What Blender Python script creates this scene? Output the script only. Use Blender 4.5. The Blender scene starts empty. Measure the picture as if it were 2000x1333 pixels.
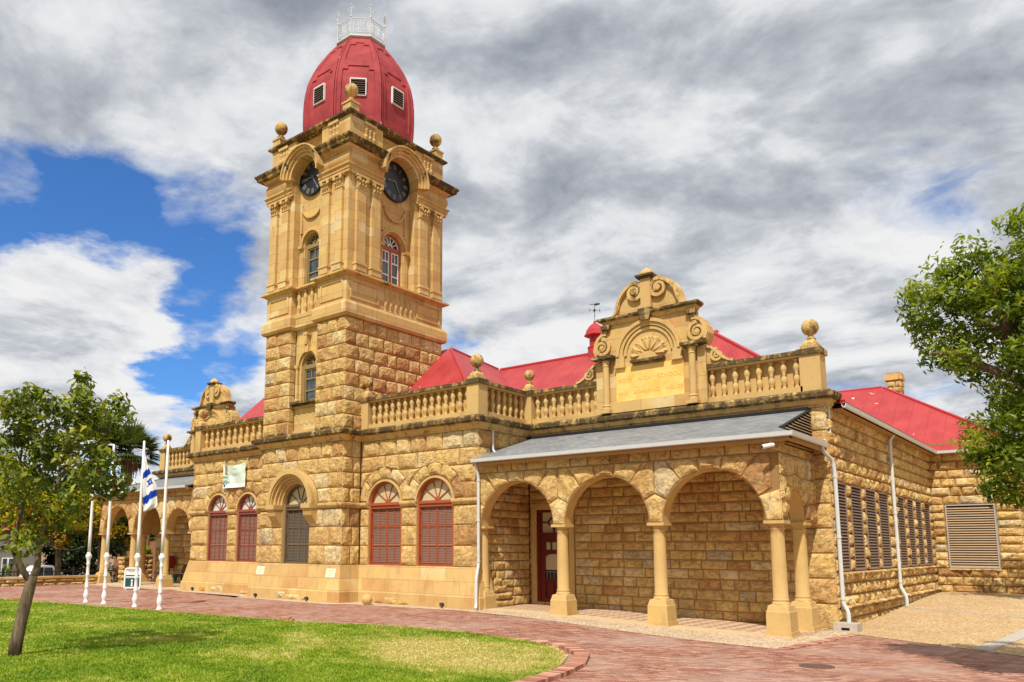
import bpy, bmesh, math, random
import numpy as np
from mathutils import Vector, Matrix, noise
random.seed(7)
R = math.radians
scene = bpy.context.scene
COL = scene.collection

# ------------------------------------------------------------------ camera
F_PX, CX, CY = 1534.676, 870.112, 852.738          # focal length and principal point, px of a 2000 x 1333 frame
YAW, PITCH, ROLL = R(40.66937), R(98.109207), R(0.22964592)
def rot(a, b, c):
    return Matrix.Rotation(a, 3, 'Z') @ Matrix.Rotation(b, 3, 'X') @ Matrix.Rotation(c, 3, 'Z')
RC = rot(YAW, PITCH, ROLL)
EYE = Vector((0, 0, 2.1))
cd = bpy.data.cameras.new('camera')
cd.sensor_fit = 'HORIZONTAL'; cd.sensor_width = 36
cd.lens = F_PX / 2000 * 36
cd.shift_x = (1000 - CX) / 2000
cd.shift_y = (CY - 666.5) / 2000
cd.clip_end = 3000
cam = bpy.data.objects.new('camera', cd); COL.objects.link(cam)
cam.matrix_world = Matrix.Translation(EYE) @ RC.to_4x4()
scene.camera = cam
def ray(x, y): return RC @ Vector(((x - CX) / F_PX, -(y - CY) / F_PX, -1))
def at(x, y, Y):                                     # measured photo point on the vertical plane y = Y
    d = ray(x, y); return EYE + d * (Y / d.y)
FWD = RC @ Vector((0, 0, -1))
def near(x, y, P, dd=0.0):                           # measured photo point at the distance of P (+dd metres)
    P = Vector(P); h = Vector((P.x, P.y, 0)); L = h.length + dd; h.normalize()
    d = ray(x, y); return EYE + d * (L / (d.x * h.x + d.y * h.y))

# ------------------------------------------------------------------ light
SUN_EL, SUN_AZ = R(54), R(20)                        # from the front (-Y), a little to the right (+X)
sd = bpy.data.lights.new('sun', 'SUN'); sd.energy = 5.0; sd.angle = R(0.6); sd.color = (1, .945, .86)
sun = bpy.data.objects.new('sun', sd); COL.objects.link(sun)
to_sun = Vector((math.sin(SUN_AZ) * math.cos(SUN_EL), -math.cos(SUN_AZ) * math.cos(SUN_EL), math.sin(SUN_EL)))
sun.rotation_euler = to_sun.to_track_quat('Z', 'Y').to_euler()
sun.location = (20, -40, 60)
vs = scene.view_settings
vs.view_transform = 'Standard'; vs.look = 'None'; vs.exposure = -0.02; vs.gamma = 1.0; vs.use_curve_mapping = False

class NT:                                            # small node helper
    def __init__(s, tree): s.t = tree; s.n = tree.nodes; s.l = tree.links
    def new(s, typ, **kw):
        nd = s.n.new(typ)
        for k, v in kw.items():
            if hasattr(nd, k): setattr(nd, k, v)
        return nd
    def put(s, sock, v):
        if hasattr(v, 'links') or isinstance(v, bpy.types.NodeSocket): s.l.new(v, sock)
        else:
            if sock.type == 'RGBA' and len(v) == 3: v = (*v, 1)
            sock.default_value = v
    def math(s, op, a, b=0.0, c=None, clamp=False):
        m = s.new('ShaderNodeMath', operation=op, use_clamp=clamp)
        s.put(m.inputs[0], a); s.put(m.inputs[1], b)
        if c is not None: s.put(m.inputs[2], c)
        return m.outputs[0]
    def vmath(s, op, a, b=(0, 0, 0)):
        m = s.new('ShaderNodeVectorMath', operation=op); s.put(m.inputs[0], a); s.put(m.inputs[1], b)
        return m.outputs[1] if op == 'DOT_PRODUCT' else m.outputs[0]
    def scale(s, a, k):
        m = s.new('ShaderNodeVectorMath', operation='SCALE'); s.put(m.inputs[0], a); s.put(m.inputs[3], k); return m.outputs[0]
    def mix(s, f, a, b, mode='MIX'):
        m = s.new('ShaderNodeMix', data_type='RGBA', blend_type=mode)
        s.put(m.inputs[0], f); s.put(m.inputs[6], a); s.put(m.inputs[7], b); return m.outputs[2]
    def noise(s, vec, scale, detail=4, rough=.55, dist=0.0):
        m = s.new('ShaderNodeTexNoise'); s.put(m.inputs['Vector'], vec)
        m.inputs['Scale'].default_value = scale; m.inputs['Detail'].default_value = detail
        m.inputs['Roughness'].default_value = rough; m.inputs['Distortion'].default_value = dist
        return m.outputs[0]
    def ramp(s, f, stops, interp='LINEAR'):
        r = s.new('ShaderNodeValToRGB'); cr = r.color_ramp; cr.interpolation = interp
        while len(cr.elements) < len(stops): cr.elements.new(.5)
        for e, (p, c) in zip(cr.elements, stops):
            e.position = p; e.color = (*c, 1) if not isinstance(c, (int, float)) else (c, c, c, 1)
        s.put(r.inputs[0], f); return r.outputs[0]
    def pos(s): return s.new('ShaderNodeNewGeometry').outputs['Position']
    def xyz(s, v):
        m = s.new('ShaderNodeSeparateXYZ'); s.put(m.inputs[0], v); return m.outputs
    def comb(s, x, y, z):
        m = s.new('ShaderNodeCombineXYZ'); s.put(m.inputs[0], x); s.put(m.inputs[1], y); s.put(m.inputs[2], z); return m.outputs[0]

# world: Nishita sky with broken cloud in it, laid out by direction
w = bpy.data.worlds.new('World'); scene.world = w; w.use_nodes = True
t = NT(w.node_tree); t.n.clear()
out = t.new('ShaderNodeOutputWorld'); bg = t.new('ShaderNodeBackground')
sky = t.new('ShaderNodeTexSky', sky_type='NISHITA'); sky.sun_disc = False
sky.sun_elevation = SUN_EL; sky.sun_rotation = math.pi - SUN_AZ
sky.air_density = 1.0; sky.dust_density = .3; sky.ozone_density = 3.0
dirv = t.vmath('NORMALIZE', t.new('ShaderNodeTexCoord').outputs['Generated'])
X_, Y_, Z_ = t.xyz(dirv)
zc = t.math('ADD', t.math('MAXIMUM', Z_, 0.0), .16)
P = t.comb(t.math('DIVIDE', X_, zc), t.math('DIVIDE', Y_, zc), t.math('MULTIPLY', Z_, .6))
def dvec(x, y): return tuple(ray(x, y).normalized())
def lobe(x, y, c0, c1):                              # soft patch of sky around a direction
    d = t.vmath('DOT_PRODUCT', dirw, dvec(x, y))
    m = t.new('ShaderNodeMapRange'); m.interpolation_type = 'SMOOTHSTEP'
    t.put(m.inputs[0], d); m.inputs[1].default_value = math.cos(R(c1)); m.inputs[2].default_value = math.cos(R(c0))
    return m.outputs[0]
def noisec(vec, scale, detail, rough):
    m = t.new('ShaderNodeTexNoise'); t.put(m.inputs['Vector'], vec); m.inputs['Scale'].default_value = scale; m.inputs['Detail'].default_value = detail; m.inputs['Roughness'].default_value = rough
    return m.outputs['Color']
warp = t.scale(t.vmath('SUBTRACT', noisec(P, 2.2, 6, .6), (.5, .5, .5)), .22)
dirw = t.vmath('NORMALIZE', t.vmath('ADD', dirv, t.vmath('MULTIPLY', warp, (1.0, 1.0, .55))))
Q = t.vmath('ADD', P, t.scale(t.vmath('SUBTRACT', noisec(P, 1.1, 3, .5), (.5, .5, .5)), .42))
n1 = t.noise(Q, 1.5, 9, .58)
n2 = t.noise(t.vmath('ADD', Q, (7.3, 2.1, 4.4)), .95, 5, .5)
n3 = t.noise(t.vmath('ADD', Q, (1.3, 9.1, 2.0)), 2.9, 11, .60)
n3b = t.noise(t.vmath('ADD', Q, (1.36, 8.97, 2.02)), 2.9, 11, .60)          # same field shifted towards the sun: lit and shaded sides
gap = t.math('ADD', t.math('MULTIPLY', lobe(320, 455, 0, 8), .34), t.math('MULTIPLY', lobe(440, 640, 0, 7), .36))
gap = t.math('ADD', gap, t.math('MULTIPLY', lobe(70, 440, 0, 8), .34))
gap = t.math('ADD', gap, t.math('MULTIPLY', lobe(270, 760, 0, 7), .32))
gap = t.math('ADD', gap, t.math('MULTIPLY', lobe(880, 640, 0, 3), .12))
gap = t.math('SUBTRACT', gap, t.math('MULTIPLY', lobe(180, 650, 0, 8), .62))
dens = t.math('SUBTRACT', t.math('ADD', t.math('MULTIPLY', t.math('SUBTRACT', n1, .5), 1.0), .76), gap)
dens = t.math('ADD', dens, t.math('MULTIPLY', t.math('SUBTRACT', n3, .5), .8))
cover = t.ramp(dens, [(.37, 0), (.46, .30), (.54, .75), (.64, 1)])
relief = t.math('MULTIPLY', t.math('SUBTRACT', n3, n3b), 2.9)
shade = t.math('ADD', t.math('MULTIPLY', t.math('SUBTRACT', n2, .5), 1.5), t.math('MULTIPLY', t.math('SUBTRACT', n3, .5), 1.35))
shade = t.math('ADD', t.math('MULTIPLY', t.math('SUBTRACT', shade, relief), .80), .48)
shade = t.math('SUBTRACT', shade, t.math('MULTIPLY', lobe(160, 640, 0, 12), .14))
shade = t.math('ADD', shade, t.math('MULTIPLY', lobe(1300, 430, 0, 22), .03))
shade = t.math('SUBTRACT', shade, t.math('MULTIPLY', t.math('SUBTRACT', .75, dens), .35))
cloud = t.ramp(shade, [(.16, (1.0, 1.0, 1.0)), (.40, (.85, .87, .90)), (.56, (.66, .69, .735)), (.74, (.50, .53, .59)), (1.0, (.33, .36, .425))])
skyc = t.mix(.6, sky.outputs[0], t.mix(1.0, sky.outputs[0], (.05, .62, 1.30), 'MULTIPLY'))
col = t.mix(cover, t.scale(skyc, 1.3), t.scale(cloud, 8.9))
t.put(bg.inputs[0], col); bg.inputs[1].default_value = .1
t.l.new(bg.outputs[0], out.inputs[0])

# ------------------------------------------------------------------ materials
def material(name, fn, rough=.85, spec=.2, metal=0.0):
    m = bpy.data.materials.new(name); m.use_nodes = True
    q = NT(m.node_tree); b = m.node_tree.nodes['Principled BSDF']
    b.inputs['Roughness'].default_value = rough; b.inputs['Specular IOR Level'].default_value = spec
    b.inputs['Metallic'].default_value = metal
    res = fn(q, b)
    if res is not None: q.put(b.inputs['Base Color'], res)
    return m
def bump(q, b, h, strength=.5, dist=.02):
    n = q.new('ShaderNodeBump'); n.inputs['Strength'].default_value = strength; n.inputs['Distance'].default_value = dist
    q.put(n.inputs['Height'], h); q.l.new(n.outputs[0], b.inputs['Normal'])
def tone(q): return q.new('ShaderNodeAttribute', attribute_name='tone').outputs['Fac']
STONE = [(.0, (.40, .225, .090)), (.15, (.55, .31, .115)), (.32, (.60, .395, .158)), (.5, (.62, .42, .168)), (.66, (.66, .44, .155)), (.82, (.71, .545, .28)), (.94, (.61, .475, .255)), (1, (.49, .40, .24))]
def stone_fn(weather=0.0, joints=None, bumps=1.0, dull=1.0):
    def fn(q, b):
        p = q.pos()
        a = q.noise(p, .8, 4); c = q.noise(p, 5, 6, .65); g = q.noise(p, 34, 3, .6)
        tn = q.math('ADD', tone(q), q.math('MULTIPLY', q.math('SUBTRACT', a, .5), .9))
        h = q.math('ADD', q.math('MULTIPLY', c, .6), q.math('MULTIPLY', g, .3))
        if joints:
            x, y, z = q.xyz(p)
            br = q.new('ShaderNodeTexBrick'); br.offset = .5
            q.put(br.inputs['Vector'], q.comb(q.math('ADD', x, y), q.math('ADD', z, joints[2]), 0.0))
            br.inputs['Scale'].default_value = 1; br.inputs['Brick Width'].default_value = joints[0]
            br.inputs['Row Height'].default_value = joints[1]; br.inputs['Mortar Size'].default_value = .009
            br.inputs['Mortar Smooth'].default_value = .2; br.inputs['Bias'].default_value = 0
            br.inputs['Color1'].default_value = (0, 0, 0, 1); br.inputs['Color2'].default_value = (1, 1, 1, 1)
            br.inputs['Mortar'].default_value = (.5, .5, .5, 1)
            tn = q.math('ADD', tn, q.math('MULTIPLY', q.math('SUBTRACT', br.outputs['Color'], .5), .62))
        cl = q.ramp(tn, STONE)
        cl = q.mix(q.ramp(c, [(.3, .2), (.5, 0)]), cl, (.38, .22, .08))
        cl = q.mix(q.ramp(q.noise(p, 2.2, 5, .7), [(.62, 0), (.78, .45)]), cl, (.66, .52, .27))
        cl = q.mix(q.ramp(q.noise(q.vmath('MULTIPLY', p, (1, 1, .3)), 1.7, 7, .72), [(.52, 0), (.68, .5)]), cl, (.40, .225, .08))
        ck = q.math('ABSOLUTE', q.math('SUBTRACT', q.noise(q.vmath('MULTIPLY', p, (1, 1, 1.5)), 3.4, 5, .6), .5))
        if bumps > 1: cl = q.mix(q.ramp(ck, [(0, .42), (.013, 0)]), cl, (.28, .155, .06)); h = q.math('SUBTRACT', h, q.ramp(ck, [(0, .5), (.03, 0)]))
        if joints:
            cl = q.mix(q.math('MULTIPLY', br.outputs['Fac'], .55), cl, (.22, .13, .05))
            h = q.math('SUBTRACT', h, q.math('MULTIPLY', br.outputs['Fac'], .8))
        if weather:
            s = q.noise(q.vmath('MULTIPLY', p, (1, 1, .35)), 2.6, 7, .7)
            s2 = q.noise(p, 9, 5, .7)
            k = q.ramp(q.math('ADD', q.math('MULTIPLY', s, .7), q.math('MULTIPLY', s2, .35)), [(.66 - .3 * weather, 0), (.80 - .3 * weather, .93)])
            cl = q.mix(k, cl, q.mix(s2, (.022, .017, .010), (.10, .072, .036)))
        if dull < 1: cl = q.mix(1.0, cl, (dull, dull, dull), 'MULTIPLY')
        bump(q, b, h, .55 * bumps, .03)
        return cl
    return fn
M = {}
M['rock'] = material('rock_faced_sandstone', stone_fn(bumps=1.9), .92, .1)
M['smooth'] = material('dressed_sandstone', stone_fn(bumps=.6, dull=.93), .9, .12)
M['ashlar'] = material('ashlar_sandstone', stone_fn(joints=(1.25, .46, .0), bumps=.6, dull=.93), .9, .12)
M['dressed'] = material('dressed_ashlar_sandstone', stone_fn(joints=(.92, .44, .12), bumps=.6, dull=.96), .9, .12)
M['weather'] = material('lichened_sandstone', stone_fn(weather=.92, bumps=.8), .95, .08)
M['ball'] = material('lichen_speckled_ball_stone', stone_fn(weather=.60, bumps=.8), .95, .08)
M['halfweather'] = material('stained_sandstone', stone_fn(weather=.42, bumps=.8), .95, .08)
M['mortar'] = material('mortar_joint', lambda q, b: q.mix(q.noise(q.pos(), 6), (.24, .135, .05), (.38, .23, .09)), .95, .05)
M['plaque'] = material('cream_plaque_stone', lambda q, b: q.mix(q.noise(q.pos(), 8), (.78, .72, .5), (.85, .8, .6)), .8, .2)
M['sign_stone'] = material('pale_yellow_sign_stone', lambda q, b: q.mix(q.ramp(q.noise(q.pos(), 2.4, 6, .6), [(.35, 0), (.65, 1)]), (.80, .47, .11), (.88, .60, .20)), .85, .15)
M['sign_letter'] = material('faded_engraved_letter', lambda q, b: q.mix(q.noise(q.pos(), 14), (.70, .42, .12), (.80, .50, .14)), .9, .1)

def flat(name, c, rough=.6, spec=.4, var=.12, sc=4, metal=0.0):
    def fn(q, b):
        n = q.noise(q.pos(), sc, 5, .6)
        lo = tuple(x * (1 - var) for x in c); hi = tuple(min(1, x * (1 + var)) for x in c)
        return q.mix(n, lo, hi)
    return material(name, fn, rough, spec, metal)
M['white'] = flat('white_paint', (.80, .80, .78), .45, .4, .05)
M['pipe'] = flat('grey_white_pipe_paint', (.60, .62, .60), .5, .4, .12, 6)
M['gutter'] = flat('white_gutter_paint', (.62, .65, .65), .45, .4, .08)
M['fascia'] = flat('tan_painted_fascia', (.40, .22, .085), .7, .2, .15)
M['tar'] = flat('black_flashing', (.02, .02, .022), .7, .2)
M['redframe'] = flat('brick_red_paint', (.37, .085, .030), .5, .35, .18)
M['maroon'] = flat('faded_maroon_paint', (.28, .080, .050), .6, .3, .2)
M['louvre_red'] = flat('weathered_brown_shutter_slats', (.27, .14, .10), .75, .2, .25, 9)
M['louvre_grey'] = flat('grey_brown_shutter_slats', (.13, .105, .075), .75, .2, .25, 9)
M['door_wood'] = flat('oxblood_door_paint', (.13, .014, .010), .4, .4, .25)
M['cream_pane'] = flat('cream_painted_fanlight', (.55, .46, .26), .5, .4, .12)
M['white_pane'] = flat('white_fanlight_glass', (.64, .64, .56), .3, .5, .08)
M['frost'] = flat('frosted_door_glass', (.50, .42, .26), .3, .5, .08)
def glass_fn(q, b):
    return q.mix(q.ramp(q.noise(q.pos(), 1.5), [(.4, 0), (.6, 1)]), (.015, .02, .028), (.07, .085, .10))
M['glass'] = material('dark_window_glass', glass_fn, .06, .8)
M['dark'] = flat('dark_interior', (.02, .016, .013), .9, .05)
M['drab'] = flat('khaki_sash_paint', (.28, .20, .075), .6, .3, .15)
M['umber'] = flat('dull_umber_paint', (.155, .105, .06), .6, .3, .2)
M['slat_dark'] = flat('dark_brown_louvre', (.26, .17, .115), .6, .3, .2)
M['slat_pale'] = flat('pale_brown_louvre', (.40, .28, .165), .6, .3, .15)
M['frame_pale'] = flat('pale_mauve_frame', (.44, .38, .33), .5, .35, .1)
M['metal_white'] = flat('white_wrought_iron', (.56, .58, .57), .5, .5, .12, 12)
M['iron'] = flat('black_iron', (.018, .018, .02), .5, .4)
M['dial'] = flat('black_clock_dial', (.012, .014, .018), .35, .5)
M['numeral'] = flat('pale_grey_numerals', (.24, .25, .22), .5, .3)
M['creamslab'] = flat('cream_floor_border', (.58, .44, .25), .85, .15, .2, 5)
M['concrete'] = flat('pale_concrete', (.46, .42, .35), .9, .15, .2, 7)
M['green'] = flat('green_bench_paint', (.015, .13, .045), .4, .4)
M['signgreen'] = flat('dark_teal_panel', (.01, .075, .075), .4, .4)
M['signred'] = flat('red_enamel', (.32, .02, .018), .4, .4)
M['brickwall'] = flat('pink_brick_wall', (.34, .14, .085), .9, .1, .25, 8)
M['greywall'] = flat('grey_taupe_wall', (.24, .20, .17), .9, .1, .1, 3)
M['car_white'] = flat('white_car_paint', (.8, .8, .8), .25, .6, .02)
M['rubber'] = flat('black_rubber', (.02, .02, .02), .8, .2)
M['bark'] = material('grey_brown_bark', lambda q, b: (bump(q, b, q.noise(q.vmath('MULTIPLY', q.pos(), (9, 9, 2)), 1.6, 6, .7), .9, .05), q.mix(q.ramp(q.noise(q.vmath('MULTIPLY', q.pos(), (6, 6, 1.5)), 1.3, 6, .65), [(.35, 0), (.65, 1)]), (.07, .048, .03), (.26, .19, .125)))[1], .95, .08)
M['palmbark'] = flat('brown_palm_thatch', (.27, .17, .09), .95, .05, .4, 7)

def dome_fn(q, b):
    p = q.pos(); c = q.noise(p, 1.3, 6, .6); g = q.noise(p, 16, 4, .6)
    cl = q.mix(q.ramp(c, [(.3, 0), (.7, 1)]), (.25, .028, .034), (.42, .060, .060))
    cl = q.mix(q.ramp(q.noise(q.vmath('MULTIPLY', p, (1, 1, .2)), 3, 5, .65), [(.56, 0), (.72, .5)]), cl, (.22, .034, .034))
    bump(q, b, q.math('ADD', q.math('MULTIPLY', g, .5), c), .5, .03)
    return cl
M['dome'] = material('faded_red_dome_plaster', dome_fn, .75, .25)
def roof_fn(axis):
    def fn(q, b):
        p = q.pos(); x, y, z = q.xyz(p)
        u = x if axis == 'x' else y
        wv = q.math('SINE', q.math('MULTIPLY', u, 2 * math.pi / .11))
        sh = q.math('SINE', q.math('MULTIPLY', u, 2 * math.pi / .76))
        n = q.noise(q.vmath('MULTIPLY', p, (1, 1, .6)), 1.1, 6, .6)
        cl = q.mix(q.ramp(n, [(.3, 0), (.7, 1)]), (.34, .026, .030), (.47, .056, .052))
        cl = q.mix(q.ramp(q.noise(q.vmath('MULTIPLY', p, (1.6, 1.6, .5) if axis == 'x' else (.5, 2.2, .5)), 1.6, 7, .7), [(.52, 0), (.72, .55)]), cl, (.27, .05, .04))
        cl = q.mix(q.ramp(sh, [(.96, 0), (1, .4)]), cl, (.24, .02, .026))
        cl = q.mix(q.ramp(q.noise(p, 1.7, 2, .5), [(.735, 0), (.74, .9)], 'LINEAR'), cl, (.72, .58, .48))
        bump(q, b, wv, .35, .02)
        return cl
    return fn
M['roof_x'] = material('red_corrugated_roof_front', roof_fn('x'), .45, .4)
M['roof_y'] = material('red_corrugated_roof_side', roof_fn('y'), .45, .4)
M['redplain'] = flat('red_ridge_cap', (.42, .034, .040), .5, .4, .12)
def slate_fn(q, b):
    p = q.pos(); x, y, z = q.xyz(p)
    br = q.new('ShaderNodeTexBrick'); br.offset = .5
    q.put(br.inputs['Vector'], q.comb(x, q.math('MULTIPLY', y, 1.05), 0.0))
    for k, v in (('Scale', 1), ('Brick Width', .26), ('Row Height', .19), ('Mortar Size', .012), ('Mortar Smooth', .3)): br.inputs[k].default_value = v
    br.inputs['Color1'].default_value = (.15, .155, .155, 1); br.inputs['Color2'].default_value = (.26, .265, .265, 1); br.inputs['Mortar'].default_value = (.12, .13, .14, 1)
    cl = q.mix(.35, br.outputs['Color'], q.ramp(q.noise(p, 1.2, 6, .65), [(.3, (.13, .135, .135)), (.7, (.34, .345, .34))]))
    bump(q, b, q.math('MULTIPLY', br.outputs['Fac'], -1.0), .5, .012)
    return cl
M['slate'] = material('grey_slate_shingles', slate_fn, .7, .25)

def paving_fn(q, b):
    p = q.pos()
    v = q.new('ShaderNodeVectorRotate', rotation_type='Z_AXIS'); q.put(v.inputs['Vector'], p); v.inputs['Angle'].default_value = R(-38)
    br = q.new('ShaderNodeTexBrick'); br.offset = .5; q.put(br.inputs['Vector'], v.outputs[0])
    for k, vv in (('Scale', 1), ('Brick Width', .23), ('Row Height', .115), ('Mortar Size', .008), ('Mortar Smooth', .3), ('Bias', 0)): br.inputs[k].default_value = vv
    br.inputs['Color1'].default_value = (0, 0, 0, 1); br.inputs['Color2'].default_value = (1, 1, 1, 1); br.inputs['Mortar'].default_value = (.5, .5, .5, 1)
    big = q.noise(p, .45, 6, .62); mid = q.noise(p, 3.2, 6, .7); sp = q.noise(p, 11, 4, .7)
    k = q.math('ADD', q.math('MULTIPLY', q.xyz(br.outputs['Color'])[0], .55), q.math('MULTIPLY', sp, .5))
    cl = q.ramp(k, [(.12, (.15, .05, .034)), (.38, (.27, .10, .064)), (.62, (.37, .165, .108)), (.9, (.55, .34, .24))])
    cl = q.mix(q.ramp(mid, [(.5, 0), (.72, .6)]), cl, (.17, .085, .07))
    cl = q.mix(q.ramp(big, [(.46, 0), (.66, .6)]), cl, (.46, .33, .265))
    cl = q.mix(q.ramp(q.noise(p, .9, 6, .7), [(.56, 0), (.74, .6)]), cl, (.14, .08, .075))
    cl = q.mix(q.math('MULTIPLY', br.outputs['Fac'], .55), cl, (.46, .36, .28))
    bump(q, b, q.math('SUBTRACT', q.math('MULTIPLY', sp, .7), q.math('MULTIPLY', br.outputs['Fac'], .9)), .8, .015)
    return cl
M['paving'] = material('red_brick_paving', paving_fn, .88, .15)
M['kerbbrick'] = material('orange_brick_edging', lambda q, b: q.mix(q.ramp(q.noise(q.pos(), 7, 4, .7), [(.3, 0), (.7, 1)]), (.24, .09, .055), (.52, .25, .14)), .9, .12)
def gravel_fn(c0, c1, c2):
    def fn(q, b):
        p = q.pos()
        v = q.new('ShaderNodeTexVoronoi'); q.put(v.inputs['Vector'], p); v.inputs['Scale'].default_value = 26
        n = q.noise(p, 1.1, 5, .6)
        sx = q.xyz(v.outputs['Color'])[0]
        cl = q.ramp(sx, [(0, c0), (.55, c1), (1, c2)])
        cl = q.mix(q.ramp(n, [(.4, 0), (.7, .35)]), cl, c0)
        bump(q, b, v.outputs['Distance'], -.9, .03)
        return cl
    return fn
M['gravel'] = material('pale_gravel', gravel_fn((.27, .18, .11), (.56, .41, .26), (.78, .64, .46)), .95, .1)
M['sandgravel'] = material('yellow_sandy_gravel', gravel_fn((.31, .19, .09), (.54, .365, .18), (.72, .55, .33)), .95, .1)
def tile_fn(q, b):
    p = q.pos(); x, y, z = q.xyz(p)
    ck = q.new('ShaderNodeTexChecker'); ck.inputs['Scale'].default_value = 1 / .42
    q.put(ck.inputs['Vector'], q.comb(q.math('ADD', x, y), q.math('SUBTRACT', x, y), .5))
    ck.inputs['Color1'].default_value = (.42, .17, .125, 1); ck.inputs['Color2'].default_value = (.62, .50, .30, 1)
    return q.mix(.25, ck.outputs['Color'], q.ramp(q.noise(p, 3, 5), [(.3, (.3, .2, .13)), (.7, (.7, .55, .38))]))
M['tiles'] = material('pink_and_cream_tiles', tile_fn, .6, .3)
def lawn_fn(q, b):
    p = q.pos()
    a = q.noise(p, .42, 6, .65); c = q.noise(p, 2.2, 6, .7); g = q.noise(p, 30, 3, .7)
    cl = q.mix(q.ramp(c, [(.35, 0), (.65, 1)]), (.13, .22, .010), (.27, .34, .018))
    d = q.math('ADD', q.math('MULTIPLY', a, .65), q.math('MULTIPLY', c, .35))
    x, y, z = q.xyz(p)
    dx = q.math('SUBTRACT', x, -10.6); dy = q.math('SUBTRACT', y, 13.4)
    rr = q.math('SQRT', q.math('ADD', q.math('MULTIPLY', q.math('MULTIPLY', dx, dx), .22), q.math('MULTIPLY', dy, dy)))
    dry = q.math('ADD', d, q.math('MULTIPLY', q.math('SUBTRACT', 1.0, q.math('MINIMUM', q.math('DIVIDE', rr, 2.8), 1.0)), .32))
    cl = q.mix(q.ramp(dry, [(.50, 0), (.66, .8)]), cl, (.42, .33, .11))
    cl = q.mix(q.ramp(g, [(.35, .4), (.6, 0)]), cl, (.05, .085, .006))
    bump(q, b, g, .7, .03)
    return cl
M['lawn'] = material('mown_lawn', lawn_fn, .95, .08)
M['soil'] = material('dry_ground', lambda q, b: q.mix(q.noise(q.pos(), .7, 6, .65), (.20, .135, .075), (.34, .25, .15)), .95, .08)
M['street'] = material('street_asphalt', lambda q, b: q.mix(q.noise(q.pos(), 1.2, 6), (.05, .048, .046), (.085, .08, .075)), .9, .15)

def leaf_mat(name, cols, trans=.35):
    m = bpy.data.materials.new(name); m.use_nodes = True; q = NT(m.node_tree); q.n.clear()
    o = q.new('ShaderNodeOutputMaterial'); d = q.new('ShaderNodeBsdfPrincipled'); tr = q.new('ShaderNodeBsdfTranslucent'); mx = q.new('ShaderNodeMixShader')
    cl = q.ramp(tone(q), cols)
    q.put(d.inputs['Base Color'], cl); d.inputs['Roughness'].default_value = .5; d.inputs['Specular IOR Level'].default_value = .35
    q.put(tr.inputs[0], q.mix(1.0, cl, (1.3, 1.4, .6), 'MULTIPLY')); mx.inputs[0].default_value = trans
    q.l.new(d.outputs[0], mx.inputs[1]); q.l.new(tr.outputs[0], mx.inputs[2]); q.l.new(mx.outputs[0], o.inputs[0])
    return m
M['leaf_olive'] = leaf_mat('olive_leaves', [(0, (.032, .058, .006)), (.4, (.115, .155, .010)), (.7, (.24, .265, .016)), (1, (.42, .39, .03))], .26)
M['leaf_green'] = leaf_mat('fresh_green_leaves', [(0, (.028, .062, .006)), (.35, (.11, .18, .010)), (.65, (.23, .295, .016)), (1, (.42, .43, .035))], .4)
M['leaf_dark'] = leaf_mat('dark_green_leaves', [(0, (.012, .022, .006)), (.6, (.04, .065, .012)), (1, (.09, .11, .02))])
M['blossom'] = leaf_mat('yellow_blossom', [(0, (.45, .26, .006)), (1, (.75, .50, .012))], .25)
M['palm_leaf'] = leaf_mat('palm_fronds', [(0, (.03, .055, .012)), (1, (.14, .18, .035))], .2)
M['grass_blade'] = leaf_mat('grass_blades', [(0, (.10, .19, .008)), (.45, (.23, .33, .014)), (.7, (.39, .42, .045)), (1, (.66, .54, .22))], .3)

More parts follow.
